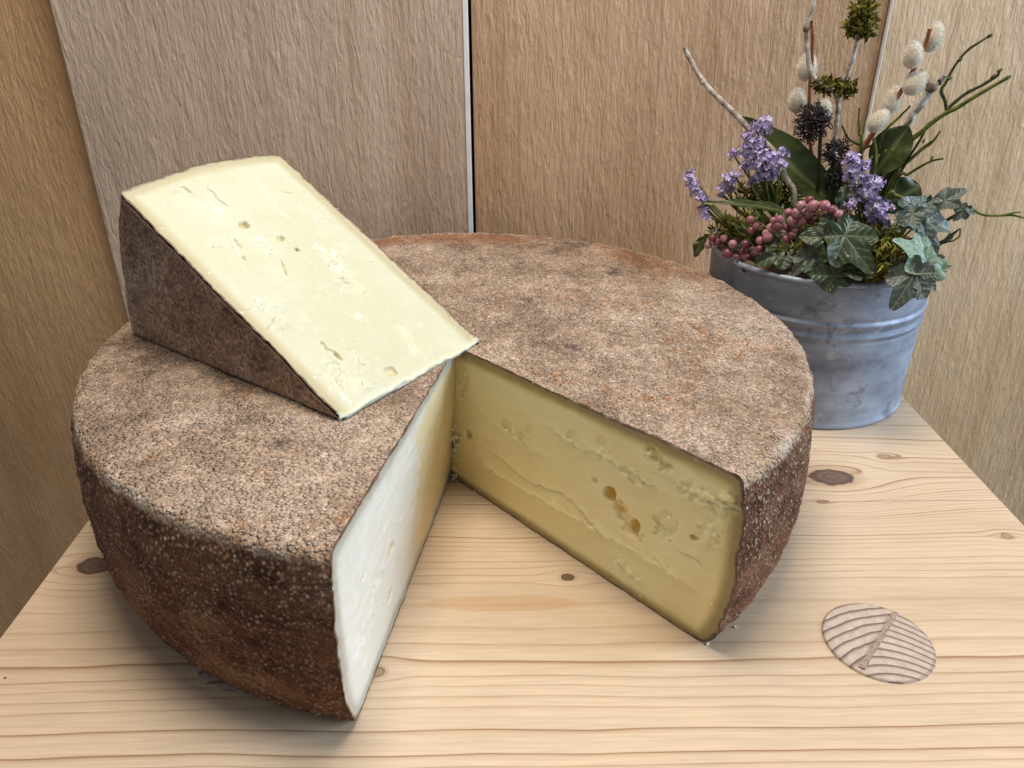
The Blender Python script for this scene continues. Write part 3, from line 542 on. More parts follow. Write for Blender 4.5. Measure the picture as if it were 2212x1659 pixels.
def fringe():                                    # torn shreds in the corner of the notch, part of the wheel
    mb = MB(); r2 = np.random.default_rng(5)
    for k in range(46):
        z = H * (.02 + .55 * r2.random() ** 1.3); a = apexp(np.array([z]))[0]; p = a + np.array([.0015 + .003 * (r2.random() - .3), -.003 - .003 * r2.random(), 0]); L = .0008 + .0022 * r2.random()
        d = r2.normal(size=3); d[2] *= .8; d[1] -= .6; d /= np.linalg.norm(d); tube(mb, [p, p + d * L * .5 + r2.normal(size=3) * .0003, p + d * L], .0005, .00015, 5, 5)
    add('torn_curd', mb.mesh('torn_curd'), M_CRUMB, wheel, kind='stuff')
fringe()
#PLANTS
# ================================================================== zinc pot
PC = np.array([.2065, .0950, 0.0]); PN = np.array([.3886, .9214, 0.0]); PH = .0868
def mat_zinc():
    t = NT('galvanised_zinc'); a = t.noise(1, 5, .65, vec=t.scale((38, 38, 60))); b = t.noise(1, 4, .6, vec=t.scale((14, 14, 90)), off=3.); c = t.noise(1, 5, .7, vec=t.scale((70, 70, 85)), off=8.)
    col = t.ramp(t.add(t.mul(a, .6), t.mul(b, .4)), [(.34, (.18, .205, .26)), (.46, (.275, .315, .395)), (.56, (.36, .41, .505)), (.68, (.46, .52, .63))])
    col = t.mix(t.mul(t.step(.55, .66, c), .6), col, (.12, .135, .165)); col = t.mix(t.mul(t.step(.60, .70, t.noise(95, 4, .7, off=14.)), .4), col, (.58, .61, .66))
    return t.out(col, t.ramp(a, [(.3, .62), (.7, .48)]), t.bump(t.add(a, t.mul(c, .4)), .12, .0008), .35, .5)
M_ZINC = mat_zinc()
pot = thing('zinc_pot', 'round grey galvanised metal plant pot with two ridges, behind the cheese', 'pot', tuple(PC))
rb, rt = .0595, .0606
def rr(z): return rb + (rt - rb) * z / PH
pf = [(rb - .004, .0012), (rb - .0015, 0.0), (rb + .0006, .0006), (rb + .0009, .0018), (rb + .0004, .0030), (rr(.006), .0045)]
for z in np.linspace(.01, .082, 120):
    bump = sum(.0007 * math.exp(-((z - q) / .0013) ** 2) for q in (.0555, .0625)) - sum(.0004 * math.exp(-((z - q) / .001) ** 2) for q in (.0533, .0590, .0650))
    pf.append((rr(z) + bump, z))
add('body', lathe_mesh('body', pf + [(rr(.085), .0852)] + [(rt - .0012, .0856), (rr(.08) - .0012, .08), (rb - .002, .03)], 160), M_ZINC, pot)
rimp = [(rt + .0004 + .0016 * math.cos(a), PH - .0008 + .0016 * math.sin(a)) for a in np.linspace(0, 2 * math.pi, 17)]
add('rolled_rim', lathe_mesh('rolled_rim', rimp, 160), M_ZINC, pot)
M_LINER = mat_plain('brown_liner', (.15, .085, .05), .45, var=.5, sc=70)
lin = [(rt - .0026 + .0011 * math.cos(a), PH + .0006 + .0013 * math.sin(a)) for a in np.linspace(0, 2 * math.pi, 11)]
add('liner', lathe_mesh('liner', lin + [(rt - .0040, PH - .03)], 120), M_LINER, pot)
M_SOIL = mat_plain('peat', (.022, .015, .010), .95, var=.6, sc=300, bump=1.0)
so = [(rt - .005, .076)] + [(k, .076 + .012 * (1 - (k / .056) ** 2)) for k in np.linspace(.054, .0, 24)]
ls = lathe_mesh('soil', so, 72); sv = np.empty(len(ls.vertices) * 3, np.float32); ls.vertices.foreach_get('co', sv); sv = sv.reshape(-1, 3); sv[:, 2] += (fbm(sv * 260, 3, 3) - .5) * .004; ls.vertices.foreach_set('co', sv.ravel())
add('potting_soil', ls, M_SOIL, None, tuple(PC), kind='stuff', label='dark peat soil filling the zinc pot', category='soil')

# ================================================================== planting
def PX(x, y, off=0.0): return on_plane(x, y, PC - PN * off, PN)
PXM = .000262
cB = lambda x, y: (1454 + .2108 * x, 192 + .2108 * y)
c4b = lambda x, y: (1454 + .2108 * x, 329 + .2108 * y)
cA = lambda x, y: (1837.8 + .1819 * x, 384 + .1819 * y)
c1 = lambda x, y: (1426.4 + .3552 * x, .3552 * y)
cC = lambda x, y: (1755.5 + .3308 * x, .3308 * y)
def pts(conv, L, off):
    o = np.broadcast_to(np.asarray(off, float), (len(L),)); return np.array([PX(*conv(*p), float(q)) for p, q in zip(L, o)])
ident = lambda x, y: (x, y)
def soil_pt(x, y): return np.array([PC[0] + x, PC[1] + y, .078])
def root(P, sx=0.0, sy=0.0): return np.vstack([P, soil_pt(sx, sy)])
def mat_bark(name, a, b, sc=220, rough=.75):
    t = NT(name); n = t.noise(sc, 4, .7); return t.out(t.ramp(n, [(.36, a), (.62, b)]), rough, t.bump(n, .6, .0006), spec=.3)
M_PALE = mat_bark('pale_grey_bark', (.24, .19, .15), (.60, .55, .48)); M_LICH = mat_bark('lichen_bark', (.20, .16, .12), (.70, .68, .62), 260); M_RED = mat_bark('red_brown_bark', (.20, .065, .025), (.36, .13, .05), 160, .5)
M_GRN = mat_bark('green_stem', (.065, .085, .012), (.17, .20, .045), 160, .5); M_DGRN = mat_bark('dark_green_stem', (.028, .032, .009), (.075, .085, .022), 200, .6); M_BRN = mat_bark('brown_bark', (.10, .07, .05), (.28, .22, .17), 240)
def mat_moss():
    t = NT('moss'); f = t.attr('a'); return t.out(t.ramp(f, [(0, (.030, .028, .005)), (.5, (.11, .105, .014)), (1, (.30, .28, .05))]), .8, spec=.2)
M_MOSS = mat_moss()
def mat_leaf(name, a, b, vein, rough=.38, vs=.6):
    t = NT(name); n = t.noise(120, 4, .6); v = t.attr('vein'); c = t.ramp(t.add(n, t.mul(t.sub(t.rnd(), .5), .25)), [(.34, a), (.66, b)]); c = t.mix(t.mul(v, vs), c, vein)
    return t.out(c, rough, t.bump(t.add(t.mul(v, -1.0), t.mul(t.noise(400, 3), .4)), .45, .0008), spec=.45, sss=.0)
M_LAUREL = mat_leaf('laurel_leaf', (.028, .043, .008), (.058, .080, .016), (.20, .22, .08), .34, .7)
M_IVY = mat_leaf('ivy_leaf', (.014, .026, .009), (.031, .048, .018), (.14, .18, .09), .36, .6)
M_IVYP = mat_leaf('pale_ivy_leaf', (.10, .17, .10), (.18, .26, .17), (.33, .40, .29), .40, .6)
M_IVYB = mat_leaf('grey_ivy_leaf', (.045, .068, .050), (.095, .12, .10), (.28, .32, .28), .38, .7)

def leaf_mesh(name, base, tip, hw, nrm, bend=.12, fold=.25, droop=0.0, nu=26, nv=11, pw=.75, twist=0.0, peak=.5):
    base = np.asarray(base); tip = np.asarray(tip); ax = tip - base; L = np.linalg.norm(ax); ax /= L; n = np.asarray(nrm, float); n = n - ax * np.dot(n, ax); n /= np.linalg.norm(n); sd = np.cross(n, ax)
    u = np.linspace(0, 1, nu)[:, None]; v = np.linspace(-1, 1, nv)[None]; pk = math.log(.5) / math.log(peak); wd = hw * np.sin(math.pi * np.clip(u, 0, 1) ** pk) ** pw
    wd = np.maximum(wd, .0002); tw = twist * u
    lat = v * wd; lift = bend * L * np.sin(math.pi * u) - droop * L * u ** 2 + np.abs(v) * wd * fold + .0006 * np.sin(u * 17 + v * 2) * np.abs(v)
    V = base + ax * (u * L)[..., None] + sd * (lat * np.cos(tw) - lift * np.sin(tw) * 0)[..., None] + n * (lift + lat * np.sin(tw))[..., None]
    vein = np.exp(-(v * wd / .00045) ** 2) * (1 + 0 * u); sv = np.abs(((u * 11 - np.abs(v) * 1.6) % 1) - .5) * 2; vein = np.maximum(vein, .35 * sstep(.88, 1, sv) * (np.abs(v) < .9))
    return build_mesh(name, V, grid_faces(nu, nv), None, {'vein': vein})
def ivy_mesh(name, J, T, nrm, ws=1.0, curl=.15, seed=0, lob=((0, 1.0), (58, .80), (-58, .80), (118, .50), (-118, .50))):
    J = np.asarray(J); T = np.asarray(T); ax = T - J; L = np.linalg.norm(ax); ax /= L; n = np.asarray(nrm, float); n = n - ax * np.dot(n, ax); n /= np.linalg.norm(n); sd = np.cross(n, ax)
    NA, NR = 96, 20; th = np.linspace(-math.pi, math.pi, NA, endpoint=False); r = np.full(NA, .50)
    for k, (a, l) in enumerate(lob):
        l = l * (1 + .12 * (float(_hash(np.int64(seed), np.int64(k), np.int64(3), 1)) - .5)); d = np.abs((th - R_(a) + math.pi) % (2 * math.pi) - math.pi); r = np.maximum(r, l / (1 + (d / .46) ** 1.7 * (l / .56 - 1) * .55 * (l > .56) + d * .25))
    r *= 1 - .45 * np.exp(-((np.abs(th) - math.pi) / .28) ** 2); r = np.convolve(np.concatenate([r[-2:], r, r[:2]]), [.15, .2, .3, .2, .15], 'same')[2:-2]
    q = np.linspace(0, 1, NR)[:, None]; X = q * r * np.cos(th); Y = q * r * np.sin(th) * ws; vein = np.zeros_like(X); vl = np.zeros_like(X)
    for a, l in lob:
        ca, sa = math.cos(R_(a)), math.sin(R_(a)); al_ = X * ca + Y / max(ws, .2) * sa; pe = -X * sa + Y / max(ws, .2) * ca; on = (al_ > 0) & (al_ < l); vein = np.maximum(vein, np.exp(-(pe / .022) ** 2) * on)
        for m in (.3, .52, .74):
            for sg in (1, -1):
                a2 = R_(a) + sg * .85; ox, oy = ca * l * m, sa * l * m; c2, s2 = math.cos(a2), math.sin(a2); dx, dy = X - ox, Y / max(ws, .2) - oy; al2 = dx * c2 + dy * s2; p2 = -dx * s2 + dy * c2; vein = np.maximum(vein, .75 * np.exp(-(p2 / .018) ** 2) * (al2 > 0) * (al2 < .36 * l))
        vl = np.maximum(vl, np.exp(-(pe / .13) ** 2) * on)
    Z = curl * (X * X + Y * Y) * -1 + .07 * (1 - vl) * q + .05 * np.sin(th * 5 + seed) * q ** 2 + .03 * (fbm(np.stack([X * 4, Y * 4, X * 0 + seed], -1), 2, seed) - .5)
    V = J + ax * (X * L)[..., None] + sd * (Y * L)[..., None] + n * (Z * L)[..., None]
    return build_mesh(name, V, grid_faces(NR, NA, True), None, {'vein': vein})
FACE = -PN * .82 + np.array([0, 0, .57])
def fv(x=0.0, z=0.0): return FACE + CR * x + np.array([0, 0, z])

# ---- bare grey twig
tw = thing('bare_twig', 'bare pale grey twig leaning out to the left of the pot', 'twig', tuple(soil_pt(-.01, 0)))
def stem(mat, P, r0, r1, parent, name='stem', rough=.18, sides=9, seed=1, n=None):
    mb = MB(); O = np.array(parent.location) if parent.type == 'EMPTY' else np.array(parent.parent.location)
    tube(mb, np.asarray(P) - O, r0, r1, sides, n, rough, seed); return add(name, mb.mesh(name), mat, parent)
def bud(mat, p, r, parent, name='bud', seed=0, ax=(0, 0, 1), k=1.5):
    mb = MB(); O = np.array(parent.location); a = np.asarray(ax, float); a /= np.linalg.norm(a); q = np.asarray(p) - O
    s = np.linspace(-1, 1, 9); P = q + a * (s * r * k)[:, None]; tube(mb, P, np.sqrt(np.clip(1 - s * s, .02, 1)) * r, None, 9, raw=True, rough=.2, seed=seed); return add(name, mb.mesh(name), mat, parent)
P = root(pts(c1, [(145, 290), (200, 400), (262, 500), (330, 575), (430, 670), (520, 765), (590, 830), (690, 930), (760, 1080), (815, 1215)], np.linspace(.0, .012, 10)), -.02, 0)
stem(M_PALE, P, .00125, .0019, tw, seed=2); bud(M_PALE, P[2], .0019, tw, 'node', 1, P[3] - P[1], 1.0); bud(M_PALE, P[6], .0020, tw, 'node', 2, P[7] - P[5], 1.0)

# ---- moss
def moss_blades(mb, c, rad, n, L, seed, up=.3, flat=1.0, wd=.22):
    r2 = np.random.default_rng(seed)
    for k in range(n):
        d = r2.normal(size=3); d /= np.linalg.norm(d); p = np.asarray(c) + d * np.asarray(rad) * (.35 + .65 * r2.random() ** .5); e = d * .5 + r2.normal(size=3) * .8 + np.array([0, 0, up]); e /= np.linalg.norm(e); l = L * (.5 + .9 * r2.random())
        s = np.cross(e, r2.normal(size=3)); s /= np.linalg.norm(s); w_ = l * wd; b = np.cross(e, s) * l * .35 * (1 if r2.random() > .5 else -1); a = .15 + .85 * r2.random() * (.5 + .5 * (d[2] > -.3))
        V = [p - s * w_ * .5, p + s * w_ * .5, p + e * l * .5 - s * w_ * .6 + b * .5, p + e * l * .5 + s * w_ * .6 + b * .5, p + e * l + b * 1.5]
        mb.put(V, [(0, 1, 3, 2)], [(2, 3, 4)], a)
def moss(name, parent, c, rad, n, L, seed, **kw):
    mb = MB(); O = np.array(parent.location) if parent else np.zeros(3); moss_blades(mb, np.asarray(c) - O, rad, n, L, seed, **kw); return mb.mesh(name, False)
mt = thing('mossy_twig', 'forked lichen covered twig carrying two clumps of olive moss', 'twig', tuple(soil_pt(.005, -.005)))
m1 = PX(1803, 190, -.002); m2 = PX(1858, 38, -.004)
stem(M_LICH, root(pts(ident, [(1800, 190), (1810, 225), (1807, 268), (1803, 320), (1806, 400)], -.002), .005, 0), .0011, .0014, mt, seed=4)
stem(M_LICH, pts(ident, [(1858, 60), (1848, 105), (1835, 150), (1815, 185)], -.003), .0010, .0012, mt, seed=5)
stem(M_LICH, pts(ident, [(1766, -20), (1750, 30), (1741, 62), (1745, 112), (1751, 150), (1768, 178), (1800, 195)], 0), .0010, .0013, mt, seed=6); bud(M_BRN, PX(1742, 60, 0), .0018, mt, 'node', 3)
for c, rad, n_, sd_ in ((PX(1790, 186, -.002), (.0058, .004, .0042), 210, 5), (PX(1825, 192, -.002), (.0054, .004, .0044), 200, 15), (PX(1864, 22, -.004), (.0056, .004, .0060), 240, 6), (PX(1852, 58, -.004), (.0066, .005, .0048), 270, 16), (PX(1876, 55, -.003), (.0036, .004, .0065), 140, 26)): add('moss_clump', moss('moss_clump', mt, c, rad, n_, .0029, sd_, wd=.42), M_MOSS, mt, kind='stuff')
add('moss_clump', moss('moss_clump', mt, PX(1772, 182, 0), (.004, .003, .003), 120, .0028, 8), M_MOSS, mt, kind='stuff')

# ---- pussy willow
t_ = NT('catkin_body'); oc = t_.noise(260, 3); M_CAT = t_.out(t_.ramp(oc, [(.3, (.55, .47, .35)), (.7, (.74, .68, .56))]), .9, spec=.1, sheen=1.0)
t_ = NT('catkin_fur'); M_FUR = t_.out(t_.ramp(t_.attr('a'), [(0, (.62, .55, .43)), (.3, (.88, .85, .78)), (1, (.95, .94, .91))]), .8, spec=.15)
def catkin(parent, c, rl, rw, ax, seed):
    O = np.array(parent.location); r2 = np.random.default_rng(seed); ax = np.asarray(ax, float); ax /= np.linalg.norm(ax); a = np.cross(ax, [.3, .8, .5]); a /= np.linalg.norm(a); b = np.cross(ax, a); c = np.asarray(c) - O
    mb = MB(); s = np.linspace(-1, 1, 13); rad = np.sqrt(np.clip(1 - s * s, .01, 1)) * rw * .84 * (1 - .15 * s); tube(mb, c + ax * (s * rl * .9)[:, None], rad, None, 14, raw=True)
    body = add('catkin', mb.mesh('catkin'), M_CAT, parent); mb = MB(); n = 2000; V = []; T = []; A = []
    z = r2.uniform(-1, 1, n); th = r2.uniform(0, 6.283, n); q = np.sqrt(1 - z * z)
    for k in range(n):
        d = a * q[k] * math.cos(th[k]) + b * q[k] * math.sin(th[k]); p = c + d * rw * .80 * (1 - .15 * z[k]) + ax * z[k] * rl * .86; e = d * .8 + ax * (z[k] * .6 + .9) + r2.normal(size=3) * .18; e /= np.linalg.norm(e); l = .0016 * (.6 + .7 * r2.random()); sdv = np.cross(e, r2.normal(size=3)); sdv *= .00010 / np.linalg.norm(sdv)
        i = len(V); V += [p - sdv, p + sdv, p + e * l]; T.append((i, i + 1, i + 2)); A += [.15, .15, 1.0]
    mb.put(V, None, T, np.array(A)); add('fur', mb.mesh('fur', False), M_FUR, body, kind='stuff')
pw = thing('pussy_willow_branch', 'red stemmed pussy willow with five furry catkins, reaching right', 'branch', tuple(soil_pt(.012, -.005)), 'pussy willow branches')
stem(M_RED, root(pts(ident, [(2009, 62), (1998, 100), (1975, 148), (1948, 196), (1918, 240), (1888, 285), (1862, 325), (1845, 370)], np.linspace(.012, .004, 8)), .012, 0), .0009, .0017, pw, seed=7)
for k, (x, y, l, w_, dx, dz) in enumerate([(2016, 82, 29, 22, .15, 1), (1972, 120, 27, 22, -.12, 1), (1975, 181, 25, 25, .55, .8), (1927, 219, 29, 21, .12, 1), (1896, 262, 26, 22, .6, .8)]):
    catkin(pw, PX(x, y, .014 if k in (1, 2, 4) else .006), l * PXM * .98, w_ * PXM * .86, CR * dx + np.array([0, 0, dz]), 50 + k)
pw2 = thing('pussy_willow_branch', 'upright pussy willow with catkins beside the dark dried flower head', 'branch', tuple(soil_pt(-.004, .008)), 'pussy willow branches')
stem(M_RED, root(pts(ident, [(1753, 45), (1755, 80), (1754, 130), (1750, 185), (1748, 240), (1752, 320), (1765, 400)], -.008), -.004, .008), .0008, .0014, pw2, seed=8)
for k, (x, y, l, w_, dx) in enumerate([(1743, 146, 31, 22, -.05), (1722, 219, 27, 21, -.15), (1776, 242, 27, 20, .1)]): catkin(pw2, PX(x, y, -.012), l * PXM, w_ * PXM, CR * dx + UPV, 60 + k)

# ---- lichened stub and green whippy twigs
ls_ = thing('lichen_stub', 'short knobbly lichened twig end right of the catkins', 'twig', tuple(soil_pt(.02, 0)))
stem(M_LICH, root(pts(cC, [(790, 570), (740, 630), (690, 700), (640, 770), (590, 860), (520, 980)], -.004), .02, 0), .0021, .0021, ls_, rough=.35, seed=9)
stem(M_BRN, pts(cC, [(770, 580), (740, 520), (705, 455)], -.003), .0013, .0010, ls_, rough=.3, seed=10, name='spur'); stem(M_LICH, pts(cC, [(790, 580), (830, 530), (860, 490)], -.004), .0015, .0013, ls_, rough=.3, seed=11, name='spur')
bud(M_BRN, PX(*cC(775, 575), -.003), .0030, ls_, 'node', 5, k=.8)
gt = thing('green_twig', 'long angular green twig forking towards the upper right', 'twig', tuple(soil_pt(.022, -.008)))
stem(M_GRN, root(pts(cC, [(1278, 505), (1180, 560), (1060, 630), (950, 700), (870, 740), (780, 800), (700, 870), (630, 930), (560, 1050), (470, 1200)], np.linspace(.02, .008, 10)), .022, -.008), .0008, .0016, gt, seed=12)
for k, (L_, r0, r1, o_) in enumerate([([(1220, 460), (1205, 495), (1165, 520), (1100, 560), (1020, 600), (950, 650), (880, 710)], .0006, .0009, .014), ([(1155, 235), (1090, 275), (1010, 330), (950, 400), (905, 470), (870, 540), (840, 590), (865, 660), (875, 720)], .0005, .0009, .012), ([(835, 555), (828, 530), (820, 520)], .0005, .0008, .012)]):
    stem(M_DGRN, pts(cC, L_, o_), r0, r1, gt, 'side_shoot', seed=13 + k)
for k, (x, y) in enumerate([(1155, 235), (1222, 460), (1278, 505), (1020, 595), (960, 392), (1180, 500), (930, 716), (890, 512)]): bud(M_DGRN, PX(*cC(x, y), .014), .0008, gt, 'bud', 20 + k, CR + UPV * .6, 1.9)
g2 = thing('green_twig', 'cluster of short thin green shoots behind the right lilac spray', 'twig', tuple(soil_pt(.018, -.012)))
for k, L_ in enumerate([[(760, 800), (720, 880), (660, 980), (580, 1080), (500, 1180)], [(835, 855), (780, 930), (700, 990), (620, 1060), (540, 1140)], [(855, 1035), (780, 1050), (700, 1090), (620, 1140), (540, 1190)], [(640, 690), (560, 770), (480, 850), (440, 960)], [(305, 705), (300, 790), (305, 880), (320, 960)], [(400, 910), (415, 1000), (400, 1150)], [(190, 820), (240, 910), (330, 960), (390, 1040)], [(780, 920), (680, 1000), (560, 1150)]]):
    stem(M_GRN if k in (1, 3, 4, 5) else M_DGRN, root(pts(cC, L_, .010 + .003 * (k % 3)), .018, -.012), .0005, .0010, g2, 'shoot', seed=30 + k, sides=6)
for k, (x, y) in enumerate([(400, 912), (430, 1020), (385, 1030), (420, 1160), (780, 1030), (725, 920), (475, 990), (520, 985)]): bud(M_GRN, PX(*cC(x, y), .016), .0007, g2, 'bud', 40 + k, CR * .4 + UPV, 1.8)

# ---- laurel leaves
def laurel(label, base, tip, hw, off, nrm, mat=M_LAUREL, name='laurel_leaf', **kw):
    b = PX(*base, off[0]); e = PX(*tip, off[1]); o = thing(name, label, 'leaf', tuple(soil_pt((b[0] - PC[0]) * .7, (b[1] - PC[1]) * .7))); O = np.array(o.location)
    add('blade', leaf_mesh('blade', b - O, e - O, hw, nrm, **kw), mat, o); mb = MB(); tube(mb, np.array([b - O + (e - b) * .04, b - O, (b - O) * .5, [0, 0, 0]]), .0007, .0009, 6); add('stalk', mb.mesh('stalk'), M_GRN, o); return o
laurel('large glossy dark green leaf behind the left lilac spray', cB(1605, 1140), cB(705, 285), .0118, (.006, .0), fv(.35, -.25), bend=-.02, fold=.22, peak=.42, pw=.8)
laurel('oval dark green leaf below the right hand catkins', c1(1290, 1085), c1(1512, 765), .0100, (.012, .008), fv(-.25, -.1), bend=.05, fold=.25, pw=.7, peak=.55)
laurel('rounded nearly black leaf to the right of the lilac spray', (1890, 452), (1988, 402), .0100, (.008, .0), fv(.2, -.4), bend=.05, fold=.2, pw=.6, peak=.6)
laurel('narrow dark leaf lying level above the left berries', (1705, 458), cB(290, 1168), .0034, (.030, .046), fv(0, .9), bend=.04, fold=.3, pw=.8, peak=.35)
laurel('dark pointed leaf hanging over the left of the pot rim', c4b(340, 850), c4b(225, 1075), .0034, (.030, .034), fv(-.3, 0), bend=.1, fold=.3)
laurel('dark upright leaf between the two lilac sprays', (1822, 470), (1802, 345), .0062, (.010, .004), fv(-.3, -.2), bend=.04, fold=.3)
laurel('small pale leaf beside the lilac spray base', (1812, 462), (1826, 398), .0040, (.022, .018), fv(.2, 0), mat=M_IVY, bend=.06, fold=.3)
fo = thing('foliage_sprig', 'dark mixed foliage filling the middle of the pot', 'foliage', tuple(soil_pt(0, 0))); O = np.array(fo.location); r2 = np.random.default_rng(21)
for k in range(44):
    a = r2.uniform(0, 6.283); q = .050 * math.sqrt(r2.random()); b = np.array([q * math.cos(a), q * math.sin(a), .002]); d = np.array([math.cos(a) * .7, math.sin(a) * .7, .9]) + r2.normal(size=3) * .35; d /= np.linalg.norm(d)
    if np.dot(b[:2], PN[:2]) < -.02: d[2] *= .5
    add('leaf', leaf_mesh('leaf', b, b + d * r2.uniform(.014, .030), r2.uniform(.003, .0058), d * .2 + np.array([-.3, -.7, .6]) + r2.normal(size=3) * .4, bend=r2.uniform(-.1, .15), nu=12, nv=7), M_LAUREL, fo)

# ---- lilac flowers
def mat_petal():
    t = NT('lilac_petal'); a = t.attr('a'); rn = t.rnd(); c = t.ramp(a, [(0, (.30, .33, .22)), (.30, (.58, .54, .60)), (.55, (.66, .62, .78)), (.8, (.44, .36, .66)), (1, (.29, .21, .54))])
    return t.out(t.mix(1.0, c, t.ramp(rn, [(0, (.55, .48, .55)), (.4, (.95, .92, 1.0)), (1, (1.08, 1.05, 1.08))]), 'MULTIPLY'), .65, spec=.25)
M_PETAL = mat_petal()
def floret_mesh(seed):
    mb = MB(); r2 = np.random.default_rng(seed); R = 1.0
    for k in range(5):
        a = k * 1.2566 + r2.normal() * .1; c, s = math.cos(a), math.sin(a); c2, s2 = -s, c; sp = .75 + .5 * r2.random(); w_ = .34
        V = [(c * .12 - c2 * .1, s * .12 - s2 * .1, .0), (c * .12 + c2 * .1, s * .12 + s2 * .1, .0), (c * .5 * sp - c2 * w_, s * .5 * sp - s2 * w_, .42), (c * .5 * sp + c2 * w_, s * .5 * sp + s2 * w_, .42), (c * .95 * sp - c2 * w_ * .6, s * .95 * sp - s2 * w_ * .6, .38 + .3 * r2.random()), (c * .95 * sp + c2 * w_ * .6, s * .95 * sp + s2 * w_ * .6, .38 + .3 * r2.random())]
        mb.put(V, [(0, 1, 3, 2), (2, 3, 5, 4)], None, np.array([.35, .35, .6, .6, 1., 1.]))
    s = np.linspace(-1.5, .1, 5); tube(mb, np.stack([0 * s, 0 * s, s], 1), np.array([.10, .20, .26, .24, .16]), None, 6, raw=True, a=.2)
    me = mb.mesh('floret', True); me.materials.append(M_PETAL); return me
FL = [floret_mesh(k) for k in range(4)]
def spray(label, conv, blobs, off, seed, den=2.1, base=(0, 0)):
    B = [(PX(*conv(x, y), off + .004 * math.sin(x * .02 + y * .03)), r * .2108 * PXM) for x, y, r in blobs]; o = thing('lilac_spray', label, 'flower', tuple(soil_pt(*base)), 'lilac flower sprays'); O = np.array(o.location); r2 = np.random.default_rng(seed); mb = MB()
    low = min(B, key=lambda b: b[0][2])[0]; hub = (low + np.array(o.location)) * .5 + np.array([0, 0, .004]); tube(mb, np.array([O * 0, hub - O, low - O]), .0010, .0008, 6)
    for c, r in B:
        tube(mb, np.array([hub - O, (hub + c) / 2 - O + r2.normal(size=3) * .002, c - O]), .0007, .0005, 5); n = int(den * (r / (27 * .2108 * PXM)) ** 2) + 2
        for k in range(n):
            d = r2.normal(size=3); d /= np.linalg.norm(d); d = d - PN * .55 + UPV * .25; d /= np.linalg.norm(d); p = c + d * r * (.35 + .6 * r2.random() ** .5) - O; q = Vector(d + r2.normal(size=3) * .35).to_track_quat('Z', 'Y')
            f = add('floret', FL[r2.integers(4)], None, o); f.location = p; f.rotation_euler = q.to_euler(); s = .00175 * (.75 + .5 * r2.random()); f.scale = (s, s, s)
            if k % 3 == 0: tube(mb, np.array([c - O, p - d * s * 1.4]), .0003, .0003, 4, 3)
    add('stem', mb.mesh('stem'), M_GRN, o)
spray('lilac flower spray at the foot of the bare grey twig', cB, [(930, 375, 85), (860, 400, 60), (770, 520, 75), (880, 560, 70), (680, 640, 55), (620, 680, 45), (790, 630, 90), (840, 740, 90), (760, 790, 60), (980, 720, 80), (1120, 670, 65), (1090, 790, 80), (930, 870, 90), (1020, 880, 70), (820, 940, 60), (950, 690, 60)], .018, 71, base=(-.018, -.008))
spray('slender mauve spray hanging at the far left of the pot', cB, [(170, 860, 45), (180, 930, 55), (200, 1000, 60), (240, 1060, 55), (290, 1120, 60), (340, 1140, 40), (310, 1210, 50), (330, 1280, 50)], .030, 72, base=(-.03, -.012))
spray('small mauve tuft between the far left spray and large leaf', cB, [(560, 950, 60), (640, 900, 45), (520, 1010, 50), (600, 1000, 50), (490, 1070, 35)], .022, 73, base=(-.026, -.004))
spray('tall lilac flower spray in front of the oval leaf on the right', c4b, [(1835, 50, 45), (1860, 110, 80), (1790, 140, 55), (1940, 120, 60), (1890, 220, 85), (1820, 260, 65), (1990, 290, 80), (2100, 310, 60), (1910, 360, 85), (2020, 420, 85), (1850, 520, 65), (1960, 510, 85), (2080, 540, 85), (2190, 580, 75), (2030, 630, 75), (2110, 690, 85), (2200, 690, 50), (2150, 780, 60)], .036, 74, 1.45, base=(.014, -.02))

# ---- pepper berries
def mat_berry():
    t = NT('pink_berry'); rn = t.rnd(); n = t.noise(180, 4, .65); c = t.ramp(rn, [(0, (.11, .025, .04)), (.35, (.23, .062, .085)), (.7, (.38, .145, .185)), (1, (.48, .25, .29))]); c = t.mix(t.mul(t.step(.45, .75, n), .6), c, (.50, .30, .31))
    return t.out(c, .30, t.bump(n, .12, .0005), spec=.5, sss=.15, rad=(.001, .0004, .0003))
M_BERRY = mat_berry(); s_ = np.linspace(-1, 1, 13); bp = [(max(.0, math.sqrt(max(0, 1 - s * s))) * (1 + .03 * s), s) for s in s_]; bp = [(.0, -1.0)] + bp[1:-1] + [(.08, 1.0), (.05, 1.08), (0, 1.06)]
BM = lathe_mesh('berry', bp, 16); BM.materials.append(M_BERRY)
def berries(label, L, off, seed, base):
    o = thing('berry_cluster', label, 'berries', tuple(soil_pt(*base)), 'clusters of dusky pink berries'); O = np.array(o.location); r2 = np.random.default_rng(seed); mb = MB(); cs = []
    for k, (x, y, r) in enumerate(L):
        p = PX(*c4b(x, y), off + r2.uniform(-.003, .003) + (.0035 if r > 47 else 0) - .003 * (r < 38)); cs.append(p); f = add('berry', BM, None, o); f.location = p - O; s = r * .195 * PXM * r2.uniform(.88, 1.08); f.scale = (s, s, s * 1.06); d = Vector(r2.normal(size=3) - PN * .8); f.rotation_euler = d.to_track_quat('Z', 'Y').to_euler()
    c = np.mean(cs, 0) - O; tube(mb, np.array([[0, 0, 0], c * .6 + [0, .004, 0], c]), .0009, .0007, 6)
    for p in cs: tube(mb, np.array([c + (p - O - c) * .25 + PN * .002, (c + p - O) / 2 + PN * .004, p - O]), .00035, .0003, 5, 5)
    add('stem', mb.mesh('stem'), M_BRN, o)
